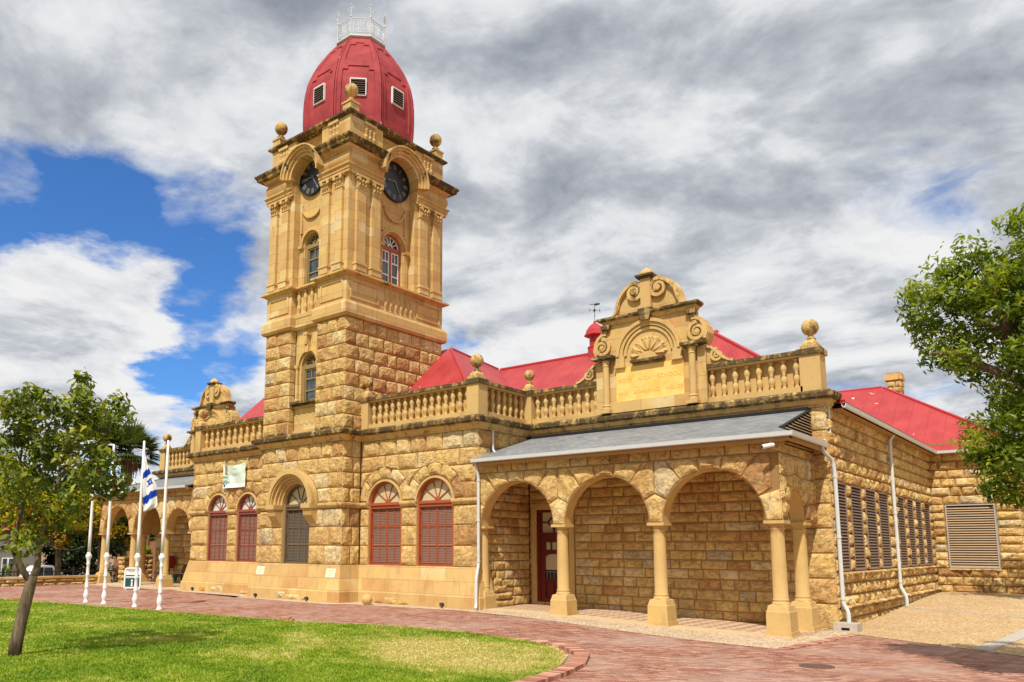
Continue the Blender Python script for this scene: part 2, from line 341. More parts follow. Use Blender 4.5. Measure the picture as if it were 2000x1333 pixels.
# ------------------------------------------------------------------ mesh builder
WORLD = {}
def link(o, parent, origin):
    COL.objects.link(o); WORLD[o.name] = Vector(origin)
    if parent is not None:
        o.parent = parent; o.location = Vector(origin) - WORLD[parent.name]
    else: o.location = origin
    return o
def tag(o, label=None, cat=None, group=None, kind=None):
    if label: o['label'] = label
    if cat: o['category'] = cat
    if group: o['group'] = group
    if kind: o['kind'] = kind
    return o
def empty(name, loc, label, cat, group=None):
    o = bpy.data.objects.new(name, None); o.empty_display_size = .3
    link(o, None, loc); return tag(o, label, cat, group)
class MB:
    def __init__(s): s.v = []; s.f = []; s.m = []; s.t = []
    def add(s, vs_, faces, mat=0, tn=.5):
        k = len(s.v); s.v.extend([tuple(x) for x in vs_])
        for f in faces: s.f.append([k + i for i in f]); s.m.append(mat); s.t.append(tn)
    def box(s, x0, x1, y0, y1, z0, z1, mat=0, tn=.5):
        s.add([(x0, y0, z0), (x1, y0, z0), (x1, y1, z0), (x0, y1, z0), (x0, y0, z1), (x1, y0, z1), (x1, y1, z1), (x0, y1, z1)],
              [(0, 3, 2, 1), (4, 5, 6, 7), (0, 1, 5, 4), (1, 2, 6, 5), (2, 3, 7, 6), (3, 0, 4, 7)], mat, tn)
    def obox(s, c, U, V, W, hu, hv, hw, mat=0, tn=.5):   # oriented box
        c = Vector(c); P = []
        for a in (-1, 1):
            for b_ in (-1, 1):
                for d in (-1, 1): P.append(c + U * hu * a + V * hv * b_ + W * hw * d)
        s.add(P, [(0, 1, 3, 2), (4, 6, 7, 5), (0, 4, 5, 1), (2, 3, 7, 6), (0, 2, 6, 4), (1, 5, 7, 3)], mat, tn)
    def poly_prism(s, pts, fr, n0, n1, mat=0, tn=.5):    # pts (u,v) counter-clockwise seen from the front
        k = len(pts); A = [fr(u, v, n1) for u, v in pts] + [fr(u, v, n0) for u, v in pts]
        s.add(A, [tuple(range(k)), tuple(range(2 * k - 1, k - 1, -1))] + [(i, i + k, (i + 1) % k + k, (i + 1) % k) for i in range(k)], mat, tn)
    def lathe(s, prof, c, n=16, mat=0, tn=.5, rotz=0.0):
        P = []
        for r, z in prof:
            for i in range(n):
                a = 2 * math.pi * i / n + rotz; P.append((c[0] + r * math.cos(a), c[1] + r * math.sin(a), c[2] + z))
        F = []
        for j in range(len(prof) - 1):
            for i in range(n): F.append((j * n + i, j * n + (i + 1) % n, (j + 1) * n + (i + 1) % n, (j + 1) * n + i))
        F.append(tuple(range(n - 1, -1, -1))); F.append(tuple((len(prof) - 1) * n + i for i in range(n)))
        s.add(P, F, mat, tn)
    def tube(s, pts, rad, n=8, mat=0, tn=.5):
        pts = [Vector(p) for p in pts]
        if not isinstance(rad, (list, tuple)): rad = [rad] * len(pts)
        P = []; prev = None
        for i, p in enumerate(pts):
            d = (pts[min(i + 1, len(pts) - 1)] - pts[max(i - 1, 0)]).normalized()
            a = Vector((0, 0, 1)) if abs(d.z) < .9 else Vector((1, 0, 0))
            if prev is not None: a = prev
            u = (a - d * a.dot(d)).normalized(); prev = u; v_ = d.cross(u)
            for k in range(n):
                g = 2 * math.pi * k / n; P.append(p + (u * math.cos(g) + v_ * math.sin(g)) * rad[i])
        F = []
        for j in range(len(pts) - 1):
            for k in range(n): F.append((j * n + k, j * n + (k + 1) % n, (j + 1) * n + (k + 1) % n, (j + 1) * n + k))
        F.append(tuple(range(n - 1, -1, -1))); F.append(tuple((len(pts) - 1) * n + k for k in range(n)))
        s.add(P, F, mat, tn)
    def sweep(s, path, prof, mat=0, tn=.5, closed=False, cap=True):  # moulding along a plan line; outside is right of travel
        n = len(path); offs = []
        for i in range(n):
            p = Vector(path[i])
            a = Vector(path[i - 1]) if (i > 0 or closed) else None
            b = Vector(path[(i + 1) % n]) if (i < n - 1 or closed) else None
            d1 = (p - a).normalized() if a is not None else None
            d2 = (b - p).normalized() if b is not None else None
            if d1 is None: d1 = d2
            if d2 is None: d2 = d1
            n1 = Vector((d1.y, -d1.x)); n2 = Vector((d2.y, -d2.x))
            offs.append((n1 + n2) / (1 + n1.dot(n2)))
        m = len(prof); P = []
        for p, o in zip(path, offs):
            for off, z in prof: P.append((p[0] + o.x * off, p[1] + o.y * off, z))
        F = []
        for i in range(n if closed else n - 1):
            j = (i + 1) % n
            for k in range(m - 1): F.append((i * m + k, j * m + k, j * m + k + 1, i * m + k + 1))
        if cap and not closed:
            F.append(tuple(range(m))[::-1]); F.append(tuple((n - 1) * m + k for k in range(m)))
        s.add(P, F, mat, tn)
    def build(s, name, mats, parent=None, smooth=False, origin=None):
        if origin is None: origin = WORLD[parent.name] if parent is not None else (0, 0, 0)
        ox, oy, oz = origin
        me = bpy.data.meshes.new(name)
        me.from_pydata([(x - ox, y - oy, z - oz) for x, y, z in s.v], [], s.f)
        for m in (mats if isinstance(mats, (list, tuple)) else [mats]): me.materials.append(M[m] if isinstance(m, str) else m)
        me.polygons.foreach_set('material_index', s.m)
        at_ = me.attributes.new('tone', 'FLOAT', 'FACE'); at_.data.foreach_set('value', s.t)
        if smooth: me.polygons.foreach_set('use_smooth', [True] * len(s.f))
        me.update()
        return link(bpy.data.objects.new(name, me), parent, origin)
def smooth_by_angle(o, ang=35):
    me = o.data; bm = bmesh.new(); bm.from_mesh(me)
    for f in bm.faces: f.smooth = True
    for e in bm.edges:
        e.smooth = len(e.link_faces) == 2 and e.calc_face_angle(0) < R(ang)
    bm.to_mesh(me); bm.free(); return o
def clone(src, parent, origin, rotz=None):
    o = src.copy(); link(o, parent, origin)
    if rotz is not None: o.rotation_euler = (0, 0, rotz)
    return o
def frame(O, U, N):
    O = Vector(O); U = Vector(U); N = Vector(N)
    return lambda u, v, n: O + U * u + N * n + Vector((0, 0, v))
def front(Y, batter=0.0): return lambda u, v, n: Vector((u, Y - n - batter * v, v))        # u = x
def right(X): return lambda u, v, n: Vector((X + n, u, v))                                # u = y
def left_(X): return lambda u, v, n: Vector((X - n, -u, v))                               # u = -y
def rt(): 
    r = random.gauss(.5, .24); return min(.98, max(.04, r))

# ------------------------------------------------------------------ masonry blocks
def block(mb, fr, f, wdt, hgt, style='rock', tn=None, gap=.012):
    tn = rt() if tn is None else tn
    if style == 'smooth': relief, mar, jd = 0, .02, .025
    elif style == 'squared': relief, mar, jd = .045, .02, .03
    elif style == 'rubble': relief, mar, jd = .11, .02, .05
    else: relief, mar, jd = .068, .028, .038
    if style == 'smooth': nu = nv = 1
    else:
        nu = max(3, min(11, round(wdt / .085))); nv = max(3, min(8, round(hgt / .08)))
    eu = min(.3, mar / max(wdt, .05)); ev = min(.3, mar / max(hgt, .05)); gu = min(.2, gap / max(wdt, .05)); gv = min(.2, gap / max(hgt, .05))
    S = [gu, eu + gu] + [eu + gu + (1 - 2 * eu - 2 * gu) * i / nu for i in range(1, nu)] + [1 - eu - gu, 1 - gu]
    T = [gv, ev + gv] + [ev + gv + (1 - 2 * ev - 2 * gv) * i / nv for i in range(1, nv)] + [1 - ev - gv, 1 - gv]
    sd_ = Vector((random.uniform(-99, 99), random.uniform(-99, 99), random.uniform(-99, 99)))
    lift = random.uniform(.55, .95)
    planes = [(random.uniform(-2.2, 2.2), random.uniform(-1.6, 1.6), random.uniform(.0, .45)) for _ in range(5)] + [(0, 2.4, .55 if random.random() < .6 else 1.2)]
    V = []; ns = len(S); nt = len(T)
    for j, tt in enumerate(T):
        for i, ss in enumerate(S):
            u, v = f(ss, tt)
            if i in (0, ns - 1) or j in (0, nt - 1): n = -jd
            elif relief == 0: n = 0
            elif i in (1, ns - 2) or j in (1, nt - 2): n = 0 if style != 'rubble' else relief * .25 * random.random()
            else:
                q = Vector((ss * wdt * 3.2, tt * hgt * 3.2, 0)) + sd_
                h = lift + min(c_ + a_ * (ss - .5) + b_ * (tt - .5) for a_, b_, c_ in planes) * .8 + .30 * noise.noise(q * 1.4) + .22 * noise.noise(q * 4.1)
                h += .25 * round(noise.noise(q * .9 + Vector((5, 5, 5))) * 2.2) / 2.2
                n = relief * max(-.1, h)
                u += random.uniform(-.008, .008); v += random.uniform(-.008, .008)
            V.append(fr(u, v, n))
    F = [(j * ns + i, j * ns + i + 1, (j + 1) * ns + i + 1, (j + 1) * ns + i) for j in range(nt - 1) for i in range(ns - 1)]
    mb.add(V, F, 0, tn)
def rect_block(mb, fr, u0, u1, v0, v1, style='rock', tn=None):
    block(mb, fr, lambda s, t_: (u0 + (u1 - u0) * s, v0 + (v1 - v0) * t_), u1 - u0, v1 - v0, style, tn)
def course(mb, fr, u0, u1, v0, v1, length, ops=(), style='rock', seed_off=0.0, jit=.25):
    """One course of blocks; ops = (centre, half width, sill, spring, outer radius of the arch ring)"""
    segs = []; vm = (v0 + v1) / 2
    def mk(val): return lambda v: val
    cur = mk(u0)
    for (uc, h, sill, spr, Re) in sorted(ops):
        top = spr + Re
        if v1 <= sill + .01 or v0 >= top - .02: continue
        def hw(v, h=h, spr=spr, Re=Re, sill=sill):
            if v < sill: return 0
            if v <= spr: return h
            return math.sqrt(max(0, Re * Re - (v - spr) ** 2))
        segs.append((cur, (lambda v, uc=uc, hw=hw: uc - hw(v)))); cur = (lambda v, uc=uc, hw=hw: uc + hw(v))
    segs.append((cur, mk(u1)))
    for L, Rr in segs:
        vv = [v0 + (v1 - v0) * k / 6 for k in range(7)]
        Lm, Rm = L(vm), Rr(vm); mxL = max(L(v) for v in vv); mnR = min(Rr(v) for v in vv)
        if max(Rr(v) - L(v) for v in vv) < .08: continue
        n = max(1, round((Rm - Lm) / length)); js = []
        for k in range(1, n):
            u = Lm + (Rm - Lm) * (k + (seed_off if n > 2 else 0) + random.uniform(-jit, jit)) / n
            if mxL + .12 < u < mnR - .12 and (not js or u > js[-1] + .15): js.append(u)
        bs = [L] + [mk(u) for u in js] + [Rr]
        for A, B in zip(bs[:-1], bs[1:]):
            if B(vm) - A(vm) < .05: continue
            block(mb, fr, lambda s, t_, A=A, B=B: ((lambda v: (A(v) + (B(v) - A(v)) * s, v))(v0 + (v1 - v0) * t_)), B(vm) - A(vm), v1 - v0, style)
def courses(mb, fr, u0, u1, vs_, length, ops=(), style='rock'):
    for k in range(len(vs_) - 1):
        course(mb, fr, u0, u1, vs_[k], vs_[k + 1], length, ops, style, (k % 2) * .45 - .22)
def voussoirs(mb, fr, uc, spr, r, Re, n, style='rock', ro=None, a0=0.0, a1=math.pi, edges=None):
    ed = edges or [a0 + (a1 - a0) * k / n for k in range(n + 1)]
    for p, q in zip(ed[:-1], ed[1:]):
        def f(s, t_, p=p, q=q):
            a = q + (p - q) * s; R1 = ro(a) if ro else Re
            rr = r + (R1 - r) * t_; return uc + rr * math.cos(a), spr + rr * math.sin(a)
        mid = (p + q) / 2; R1 = ro(mid) if ro else Re
        block(mb, fr, f, (q - p) * (r + R1) / 2, R1 - r, style)
def arched_wall(mb, fr, u0, u1, v0, v1, ops, n=-.04, depth=.3, mat=0, rmat=None, vtop=None):
    """wall face with round-headed openings (centre, half width, sill, spring) and their reveals; n = face offset"""
    rmat = mat if rmat is None else rmat
    cur = u0
    def quad(a, b, c, d):
        if b > a + 1e-6 and d > c + 1e-6: mb.add([fr(a, c, n), fr(b, c, n), fr(b, d, n), fr(a, d, n)], [(0, 1, 2, 3)], mat)
    for (uc, h, sill, spr) in sorted(o[:4] for o in ops):
        quad(cur, uc - h, v0, v1); quad(uc - h, uc + h, v0, sill)
        K = 24; arc = [(uc + h * math.cos(math.pi * k / K), spr + h * math.sin(math.pi * k / K)) for k in range(K + 1)]
        for (a, b) in zip(arc[:-1], arc[1:]):
            mb.add([fr(b[0], b[1], n), fr(a[0], a[1], n), fr(a[0], v1, n), fr(b[0], v1, n)], [(0, 1, 2, 3)], mat)
        loop = [(uc + h, sill)] + arc + [(uc - h, sill)]
        for (a, b) in zip(loop[:-1], loop[1:]):
            mb.add([fr(*a, n), fr(*b, n), fr(*b, n - depth), fr(*a, n - depth)], [(0, 1, 2, 3)], rmat)
        if sill > v0 + .001 and spr > sill + .001: mb.add([fr(uc - h, sill, n), fr(uc + h, sill, n), fr(uc + h, sill, n - depth), fr(uc - h, sill, n - depth)], [(0, 1, 2, 3)], rmat)
        cur = uc + h
    quad(cur, u1, v0, v1)
def annulus(mb, fr, uc, vc, r0, r1, n0, n1, a0=0.0, a1=math.pi, K=28, mat=0, tn=.5):
    P = []
    for k in range(K + 1):
        a = a0 + (a1 - a0) * k / K; c, s_ = math.cos(a), math.sin(a)
        for r, n in ((r0, n0), (r0, n1), (r1, n1), (r1, n0)): P.append(fr(uc + r * c, vc + r * s_, n))
    F = []
    for k in range(K):
        for j in range(4): F.append((k * 4 + j, k * 4 + (j + 1) % 4, (k + 1) * 4 + (j + 1) % 4, (k + 1) * 4 + j))
    F.append((3, 2, 1, 0)); F.append(tuple(K * 4 + j for j in range(4)))
    mb.add(P, F, mat, tn)
def ribbon(mb, fr, pts, wd, n0, n1, mat=0, tn=.5):       # raised flat band along an open 2-D line; wd(k in 0..1)
    m = len(pts); P = []
    for i, p in enumerate(pts):
        a = Vector(pts[max(0, i - 1)]); b = Vector(pts[min(m - 1, i + 1)]); d = (b - a).normalized(); nn = Vector((-d.y, d.x))
        h = (wd(i / (m - 1)) if callable(wd) else wd) / 2; p = Vector(p)
        for q, n in ((p - nn * h, n0), (p - nn * h, n1), (p + nn * h, n1), (p + nn * h, n0)): P.append(fr(q.x, q.y, n))
    F = []
    for k in range(m - 1):
        for j in range(4): F.append((k * 4 + j, k * 4 + (j + 1) % 4, (k + 1) * 4 + (j + 1) % 4, (k + 1) * 4 + j))
    F.append((3, 2, 1, 0)); F.append(tuple((m - 1) * 4 + j for j in range(4)))
    mb.add(P, F, mat, tn)
def spiral(uc, vc, r, turns, start, sgn, K=40, r_end=.12):
    return [(uc + (r * (1 - (1 - r_end) * k / K)) * math.cos(start + sgn * 2 * math.pi * turns * k / K),
             vc + (r * (1 - (1 - r_end) * k / K)) * math.sin(start + sgn * 2 * math.pi * turns * k / K)) for k in range(K + 1)]
BALL = [(.0, 0), (.16, .02), (.2, .06), (.13, .12), (.1, .2), (.11, .24), (.2, .27), (.26, .33), (.315, .43), (.335, .55), (.315, .67), (.26, .77), (.17, .85), (.06, .89), (.0, .9)]
def ball_prof(s_=1.0): return [(max(r, .001) * s_, z * s_) for r, z in BALL]
def fbox(mb, fr, u0, u1, v0, v1, n0, n1, mat=0, tn=.5):
    P = [fr(u, v, n) for n in (n0, n1) for v in (v0, v1) for u in (u0, u1)]
    mb.add(P, [(0, 2, 3, 1), (4, 5, 7, 6), (0, 1, 5, 4), (2, 6, 7, 3), (0, 4, 6, 2), (1, 3, 7, 5)], mat, tn)

# ================================================================== THE BUILDING
B = empty('museum_building', (-26, 22, 0), 'ornate tan sandstone building with a red domed clock tower, arcaded porches and red roofs', 'building')
XT0, XT1, YT0, YT1 = -28.75, -23.4, 20.95, 26.95        # tower body
XB0, XB1, YB = -35.8, -17.3, 21.95                       # bays either side of it
XR, YWR = -6.5, 25.1                                     # right wing: outer wall, front wall
XL, YWL = -45.9, 25.75                                   # left wing
YF = 41.1                                                # far wing front
YA = 21.95                                               # arcade face
ZC = 6.4                                                 # underside of the main cornice

# ---- front walls of the bays and the tower foot
mb = MB()
rb_ops = [(-22.02, .89, 1.42, 3.82), (-19.4, .89, 1.42, 3.82)]
lb_ops = [(-33.5, .82, 1.42, 3.82), (-31.1, .78, 1.42, 3.82)]
tw_op = [(-26.27, .87, 1.44, 3.85)]
low = [1.44, 2.2, 2.95, 3.68]; high = [3.88, 4.5, 5.12, 5.74, ZC]
for ops, u0, u1 in ((rb_ops, XT1, XB1), (lb_ops, XB0, XT0)):
    arched_wall(mb, front(YB), u0, u1, 0, 6.9, ops, depth=.26, mat=1, rmat=2)
    o2 = [(a, b + .02, c, d, b + .54) for a, b, c, d in ops]
    courses(mb, front(YB), u0, u1, low, 1.0, o2); courses(mb, front(YB), u0, u1, high, .92, o2)
    for a, b, c, d in ops:
        voussoirs(mb, front(YB), a, d + .06, b + .07, b + .54, 5, edges=[R(x) for x in (3, 38, 74, 106, 142, 177)])
        annulus(mb, front(YB), a, d, b + .002, b + .075, -.10, .03, mat=2)
arched_wall(mb, front(YT0), XT0, XT1, 0, 6.9, tw_op, depth=.3, mat=1, rmat=2)
o2 = [(-26.27, .9, 1.44, 3.85, 1.44)]
courses(mb, front(YT0), XT0, XT1, low, .95, o2); courses(mb, front(YT0), XT0, XT1, high, .8, o2)
for fr, a, b in ((right(XT1), YT0, YB + .1), (left_(XT0), -YB - .1, -YT0), (right(XB1), YB, YWR), (left_(XB0), -YWL, -YB)):
    fbox(mb, fr, a, b, 0, 6.9, -.3, -.04, 1)
courses(mb, right(XT1), YT0, YB, low, .5); courses(mb, right(XT1), YT0, YB, high, .5)
courses(mb, right(XB1), YB, YWR, [5.12, 5.74, ZC], .9); courses(mb, right(XB1), YB, YB + .5, low + high[:3], .5)
z = .05
while z < 5.0:
    h = random.uniform(.28, .35); course(mb, right(XB1), YB + .5, YWR, z, z + h, .52, (), 'squared', random.uniform(-.3, .3)); z += h
courses(mb, left_(XB0), -YWL, -YB, low + high, .8)
front_wall = mb.build('front_wall', ['rock', 'mortar', 'smooth'], B)

mb = MB()                                                # battered plinth
PATH = [(XB0, YWL), (XB0, YB), (XT0, YB), (XT0, YT0), (XT1, YT0), (XT1, YB), (XB1, YB), (XB1, YB + .6)]
mb.sweep(PATH, [(-.1, -.4), (.30, -.4), (.27, .40), (.225, .46), (.03, 1.36), (.0, 1.44), (-.1, 1.44)])
mb.build('plinth', ['ashlar'], B)
mb = MB()                                                # rough footing stones showing at the foot of the plinth
for (u0, u1, yy, ph) in ((XT1 + .5, XB1 - 1.4, YB, .27), (XT0 + .3, XT1 - .1, YT0, .27), (XB0 + .6, XT0 - .2, YB, .27)):
    u = u0
    while u < u1:
        L = random.uniform(.45, .95)
        if random.random() < .62:
            mb = MB(); rect_block(mb, front(yy - ph - .015), u, min(u + L, u1), random.uniform(-.05, .03), random.uniform(.16, .34), 'squared', random.choice((.2, .9, .98, .6))); mb.build('footing_stone', ['rock'], B)
        u += L

# ---- string course
SP = [(-.06, 3.68), (.05, 3.69), (.10, 3.76), (.12, 3.80), (.12, 3.87), (.02, 3.90), (-.06, 3.90)]
def string(path): q = MB(); q.sweep(path, SP); q.build('string_course', ['halfweather'], B)
string([(-17.3, 22.5), (-17.3, YB), (-18.49, YB)][::-1])
string([(-21.1, YB), (-20.31, YB)]); string([(-24.75, YT0), (XT1, YT0), (XT1, YB), (-22.93, YB)])
string([(XT0, YB), (XT0, YT0), (-27.75, YT0)]); string([(-30.3, YB), (XT0, YB)]); string([(-32.66, YB), (-31.9, YB)])
string([(XB0, 22.6), (XB0, YB), (-34.34, YB)])

# ---- main cornice
CPATH = [(XL, YWL + 1.2), (XL, YWL), (XB0, YWL), (XB0, YB), (XT0, YB), (XT0, YT0), (XT1, YT0), (XT1, YB), (XB1, YB), (XB1, YWR), (XR, YWR), (XR, YWR + .55)]
mb = MB()
mb.sweep(CPATH, [(-.2, 6.36), (.05, 6.38), (.05, 6.44), (.10, 6.47), (.14, 6.55), (.20, 6.58), (.20, 6.60), (-.2, 6.60)])
mb.sweep(CPATH, [(-.2, 6.602), (.22, 6.602), (.30, 6.64), (.33, 6.66), (.35, 6.78), (.31, 6.82), (.24, 6.86), (-.2, 6.90)], 1)
mb.build('cornice', ['halfweather', 'weather'], B)

# ---- arched windows with slatted shutters
def window(uc, h, sill, spr, fr, n, cf, cs, cp, name='window', pane=True):
    fm = MB()
    annulus(fm, fr, uc, spr, h - .065, h - .002, n - .02, n + .14)
    for s_ in (-1, 1):
        a, b = sorted((uc + s_ * (h - .002), uc + s_ * (h - .08))); fbox(fm, fr, a, b, sill + .002, spr, n - .02, n + .14)
    fbox(fm, fr, uc - h + .08, uc + h - .08, spr - .17, spr + .06, n - .02, n + .12)
    fbox(fm, fr, uc - h + .08, uc + h - .08, spr - .05, spr + .03, n + .12, n + .17)
    fbox(fm, fr, uc - h + .08, uc + h - .08, sill + .002, sill + .07, n - .02, n + .10)
    for k in range(1, 5):
        a = math.pi * k / 5; c, s_ = math.cos(a), math.sin(a)
        ribbon(fm, fr, [(uc + .05 * c, spr + .08 + .05 * s_), (uc + (h - .06) * c, spr + .04 + (h - .06) * s_)], .026, n - .03, n + .02)
    annulus(fm, fr, uc, spr + .07, .02, .13, n - .03, n + .04, K=12)
    f = fm.build(name, [cf], B)
    pm = MB(); K = 20
    P = [fr(uc + (h - .05) * math.cos(math.pi * k / K), spr + .06 + (h - .05) * math.sin(math.pi * k / K), n - .02) for k in range(K + 1)]
    pm.add(P, [tuple(range(K + 1))]); pm.build('fanlight', [cp], f)
    if pane:
        for s_ in (-1, 1):
            sm = MB(); a, b = (uc - h + .085, uc - .006) if s_ < 0 else (uc + .006, uc + h - .085)
            z0, z1 = sill + .075, spr - .175; wd = b - a; st = .036
            cols_ = [a, (a + b) / 2, b]; rows = [z0 + (z1 - z0) * k / 3 for k in range(4)]
            for c_ in cols_: fbox(sm, fr, max(a, c_ - st / 2 - (.0 if c_ not in (a, b) else 0)), min(b, c_ + st / 2 + (.025 if c_ in (a,) else 0)) if c_ != b else b, z0, z1, n - .01, n + .05)
            fbox(sm, fr, b - st, b, z0, z1, n - .01, n + .051)
            for i, r_ in enumerate(rows): fbox(sm, fr, a + .05, b - .05, max(z0, r_ - .026), min(z1, r_ + .026), n - .008, n + .048)
            zz = z0 + .06
            while zz < z1 - .05:
                A = [fr(a + .03, zz, n + .035), fr(b - .03, zz, n + .035), fr(b - .03, zz + .058, n + .002), fr(a + .03, zz + .058, n + .002)]
                sm.add(A, [(0, 1, 2, 3)], 1, random.random()); zz += .062
            sm.add([fr(a, z0, n), fr(b, z0, n), fr(b, z1, n), fr(a, z1, n)], [(0, 1, 2, 3)], 1)
            for hz in (z0 + .25, (z0 + z1) / 2, z1 - .25):
                u_ = a - .02 if s_ < 0 else b + .0; fbox(sm, fr, u_ - .01, u_ + .03, hz - .04, hz + .04, n + .05, n + .075, 2)
            sm.build('shutter', [cf, cs, 'iron'], f)
    return f
for a, b, c, d in rb_ops: window(a, b, c, d, front(YB), -.21, 'redframe', 'louvre_red', 'cream_pane')
for a, b, c, d in lb_ops: window(a, b, c, d, front(YB), -.21, 'maroon', 'louvre_red', 'white_pane')
window(*tw_op[0], front(YT0), -.28, 'umber', 'louvre_grey', 'cream_pane')

# ---- stepped stone hood over the tower's ground floor window
mb = MB(); hc, hz, fr = -26.27, 3.88, front(YT0)
for r0, r1, n0, n1 in ((1.27, 1.42, -.02, .42), (1.20, 1.27, -.02, .36), (1.08, 1.20, -.05, .24), (.985, 1.08, -.1, .12), (.885, .985, -.25, .02)):
    annulus(mb, fr, hc, hz, r0, r1, n0, n1, mat=0)
annulus(mb, fr, hc, hz, 1.42, 1.47, .30, .40)
for s_ in (-1, 1):
    a, b = sorted((hc + s_ * .89, hc + s_ * 1.46))
    fbox(mb, fr, a, b, 3.70, 3.885, -.02, .46)
    A = [fr(a + .03, 3.70, -.02), fr(b - .03, 3.70, -.02), fr(b - .03, 3.70, .40), fr(a + .03, 3.70, .40), fr(a + .03, 3.02, -.02), fr(b - .03, 3.02, -.02), fr(b - .03, 3.06, .03), fr(a + .03, 3.06, .03),
         fr(b - .03, 3.42, .33), fr(a + .03, 3.42, .33)]
    mb.add(A, [(3, 2, 8, 9), (9, 8, 6, 7), (7, 6, 5, 4), (1, 5, 6, 8, 2), (0, 3, 9, 7, 4)])
mb.build('window_hood', ['smooth'], B)

# ---- balustrades (blind: a wall stands behind the balusters)
BPROF = [(.075, 0), (.08, .03), (.05, .05), (.045, .09), (.09, .20), (.105, .28), (.085, .36), (.045, .43), (.06, .455), (.06, .475), (.045, .50), (.095, .60), (.10, .66), (.07, .76), (.04, .83), (.06, .86), (.075, .88), (.08, .93)]
_bm = MB(); _bm.lathe(BPROF, (0, 0, 0), 10)
_bproto = None
def balustrade(fr, u0, u1, count, Z0=6.9, H=1.3, back=True, cw=.17, coping=True, scale_=1.0, n_in=.0):
    global _bproto
    mb = MB()
    fbox(mb, fr, u0, u1, Z0, Z0 + .17, -.36, .03)
    if back: fbox(mb, fr, u0, u1, Z0 + .17, Z0 + H - .21, -.36, -.24)
    if coping:
        fbox(mb, fr, u0 - .02, u1 + .02, Z0 + H - .21, Z0 + H - .14, -.37, .05, 0); fbox(mb, fr, u0 - .02, u1 + .02, Z0 + H - .14, Z0 + H - .03, -.40, .10, 1); fbox(mb, fr, u0 - .02, u1 + .02, Z0 + H - .03, Z0 + H, -.36, .05, 1)
    o = mb.build('balustrade', ['smooth', 'weather'], B)
    hh = (H - .38) / .93
    for k in range(count):
        u = u0 + (u1 - u0) * (k + .5) / count; p = fr(u, Z0 + .17, -.11)
        if _bproto is None:
            m2 = MB(); m2.v = [(x + p.x, y + p.y, z_ + p.z) for x, y, z_ in _bm.v]; m2.f = _bm.f; m2.m = _bm.m; m2.t = _bm.t
            b = m2.build('baluster', ['smooth'], o, smooth=True, origin=tuple(p)); _bproto = b
        else: b = clone(_bproto, o, tuple(p))
        b.scale = (scale_, scale_, hh)
    return o
def post(x, y, hw, z0=6.9, z1=8.2, ball=1.0, hwy=None):
    hwy = hwy or hw
    m = MB(); m.box(x - hw, x + hw, y - hwy, y + hwy, z0, z1 - .16); m.box(x - hw - .06, x + hw + .06, y - hwy - .06, y + hwy + .06, z1 - .16, z1 + .02, 1)
    o = m.build('parapet_post', ['smooth', 'weather'], B)
    if ball:
        q = MB(); h = hw * .72
        q.box(x - h - .05, x + h + .05, y - h - .05, y + h + .05, z1 + .02, z1 + .14)
        k = [(h * 1.35, 0), (h * 1.35, .08), (h * .9, .16), (h * .55, .26)]
        q.lathe(k, (x, y, z1 + .14), 4, rotz=math.pi / 4)
        f = q.build('ball_finial', ['halfweather'], o)
        q = MB(); q.lathe(ball_prof(ball), (x, y, z1 + .30 + .1 * (1 - ball)), 18); q.build('ball', ['ball'], o, smooth=True)
    return o
balustrade(front(YB + .05), -23.0, -17.75, 15)
post(-23.2, YB + .15, .2, ball=.60); post(-17.52, YB + .2, .27, ball=.74)
balustrade(right(XB1 - .05), YB + .48, YWR - .08, 7)
post(-17.3, YWR + .1, .2, ball=.62)
balustrade(front(YWR - .02), -17.08, -14.15, 8); balustrade(front(YWR - .02), -10.14, -7.1, 8)
post(-6.86, YWR + .25, .30, ball=.76)
balustrade(front(YT0 + .3), -27.0, -25.22, 5, Z0=6.92, H=1.36)
balustrade(front(YB + .05), -35.2, -28.8, 13); post(-35.5, YB + .2, .24, ball=.7)
balustrade(front(YWL - .02), -45.2, -42.25, 7); post(-45.55, YWL + .2, .27, ball=.8)

# ================================================================== tower above the cornice
mb = MB(); PL0, PL1 = -26.98, -25.22; ZB0, ZB1 = 11.55, 13.3
RD = .34                                                # recess depth
mb.box(XT0 + .04, XT1 - .04, YT0 + .9, YT1, 6.3, ZB1, 1); mb.box(XT0 + .04, PL0 - .04, YT0 + .04, YT0 + .92, 6.9, ZB0, 1); mb.box(PL1 + .03, XT1 - .04, YT0 + .04, YT0 + .92, 6.9, ZB0, 1)
tz = [6.9 + (ZB0 - 6.9) * k / 8 for k in range(9)]
for k in range(8):
    course(mb, front(YT0), XT0, PL0, tz[k], tz[k + 1], .72, (), 'rock', .2 if k % 2 else -.2)
    course(mb, front(YT0), PL1, XT1, tz[k], tz[k + 1], .72, (), 'rock', .2 if k % 2 else -.2)
    course(mb, right(XT1), YT0, YT1, tz[k], tz[k + 1], .74, (), 'rock', .22 if k % 2 else -.22)
    rect_block(mb, right(PL0), YT0, YT0 + RD, tz[k], tz[k + 1], 'smooth')
tower = mb.build('tower', ['rock', 'mortar', 'smooth'], B)
mb = MB()                                               # recessed window wall, lower stage
arched_wall(mb, front(YT0 + RD), PL0, PL1, 6.9, ZB0, [(-26.08, .5, 8.32, 9.92)], n=0, depth=.28, mat=0)
for s_ in (-1, 1):
    u = -26.08 + s_ * .70; mb.lathe([(.10, 0), (.10, .12), (.075, .16), (.07, 1.42), (.1, 1.5), (.11, 1.6)], (u, YT0 + RD - .06, 8.32), 10)
fr = front(YT0 + RD); annulus(mb, fr, -26.08, 9.95, .58, .66, -.01, .10); annulus(mb, fr, -26.08, 9.95, .66, .76, -.01, .06)
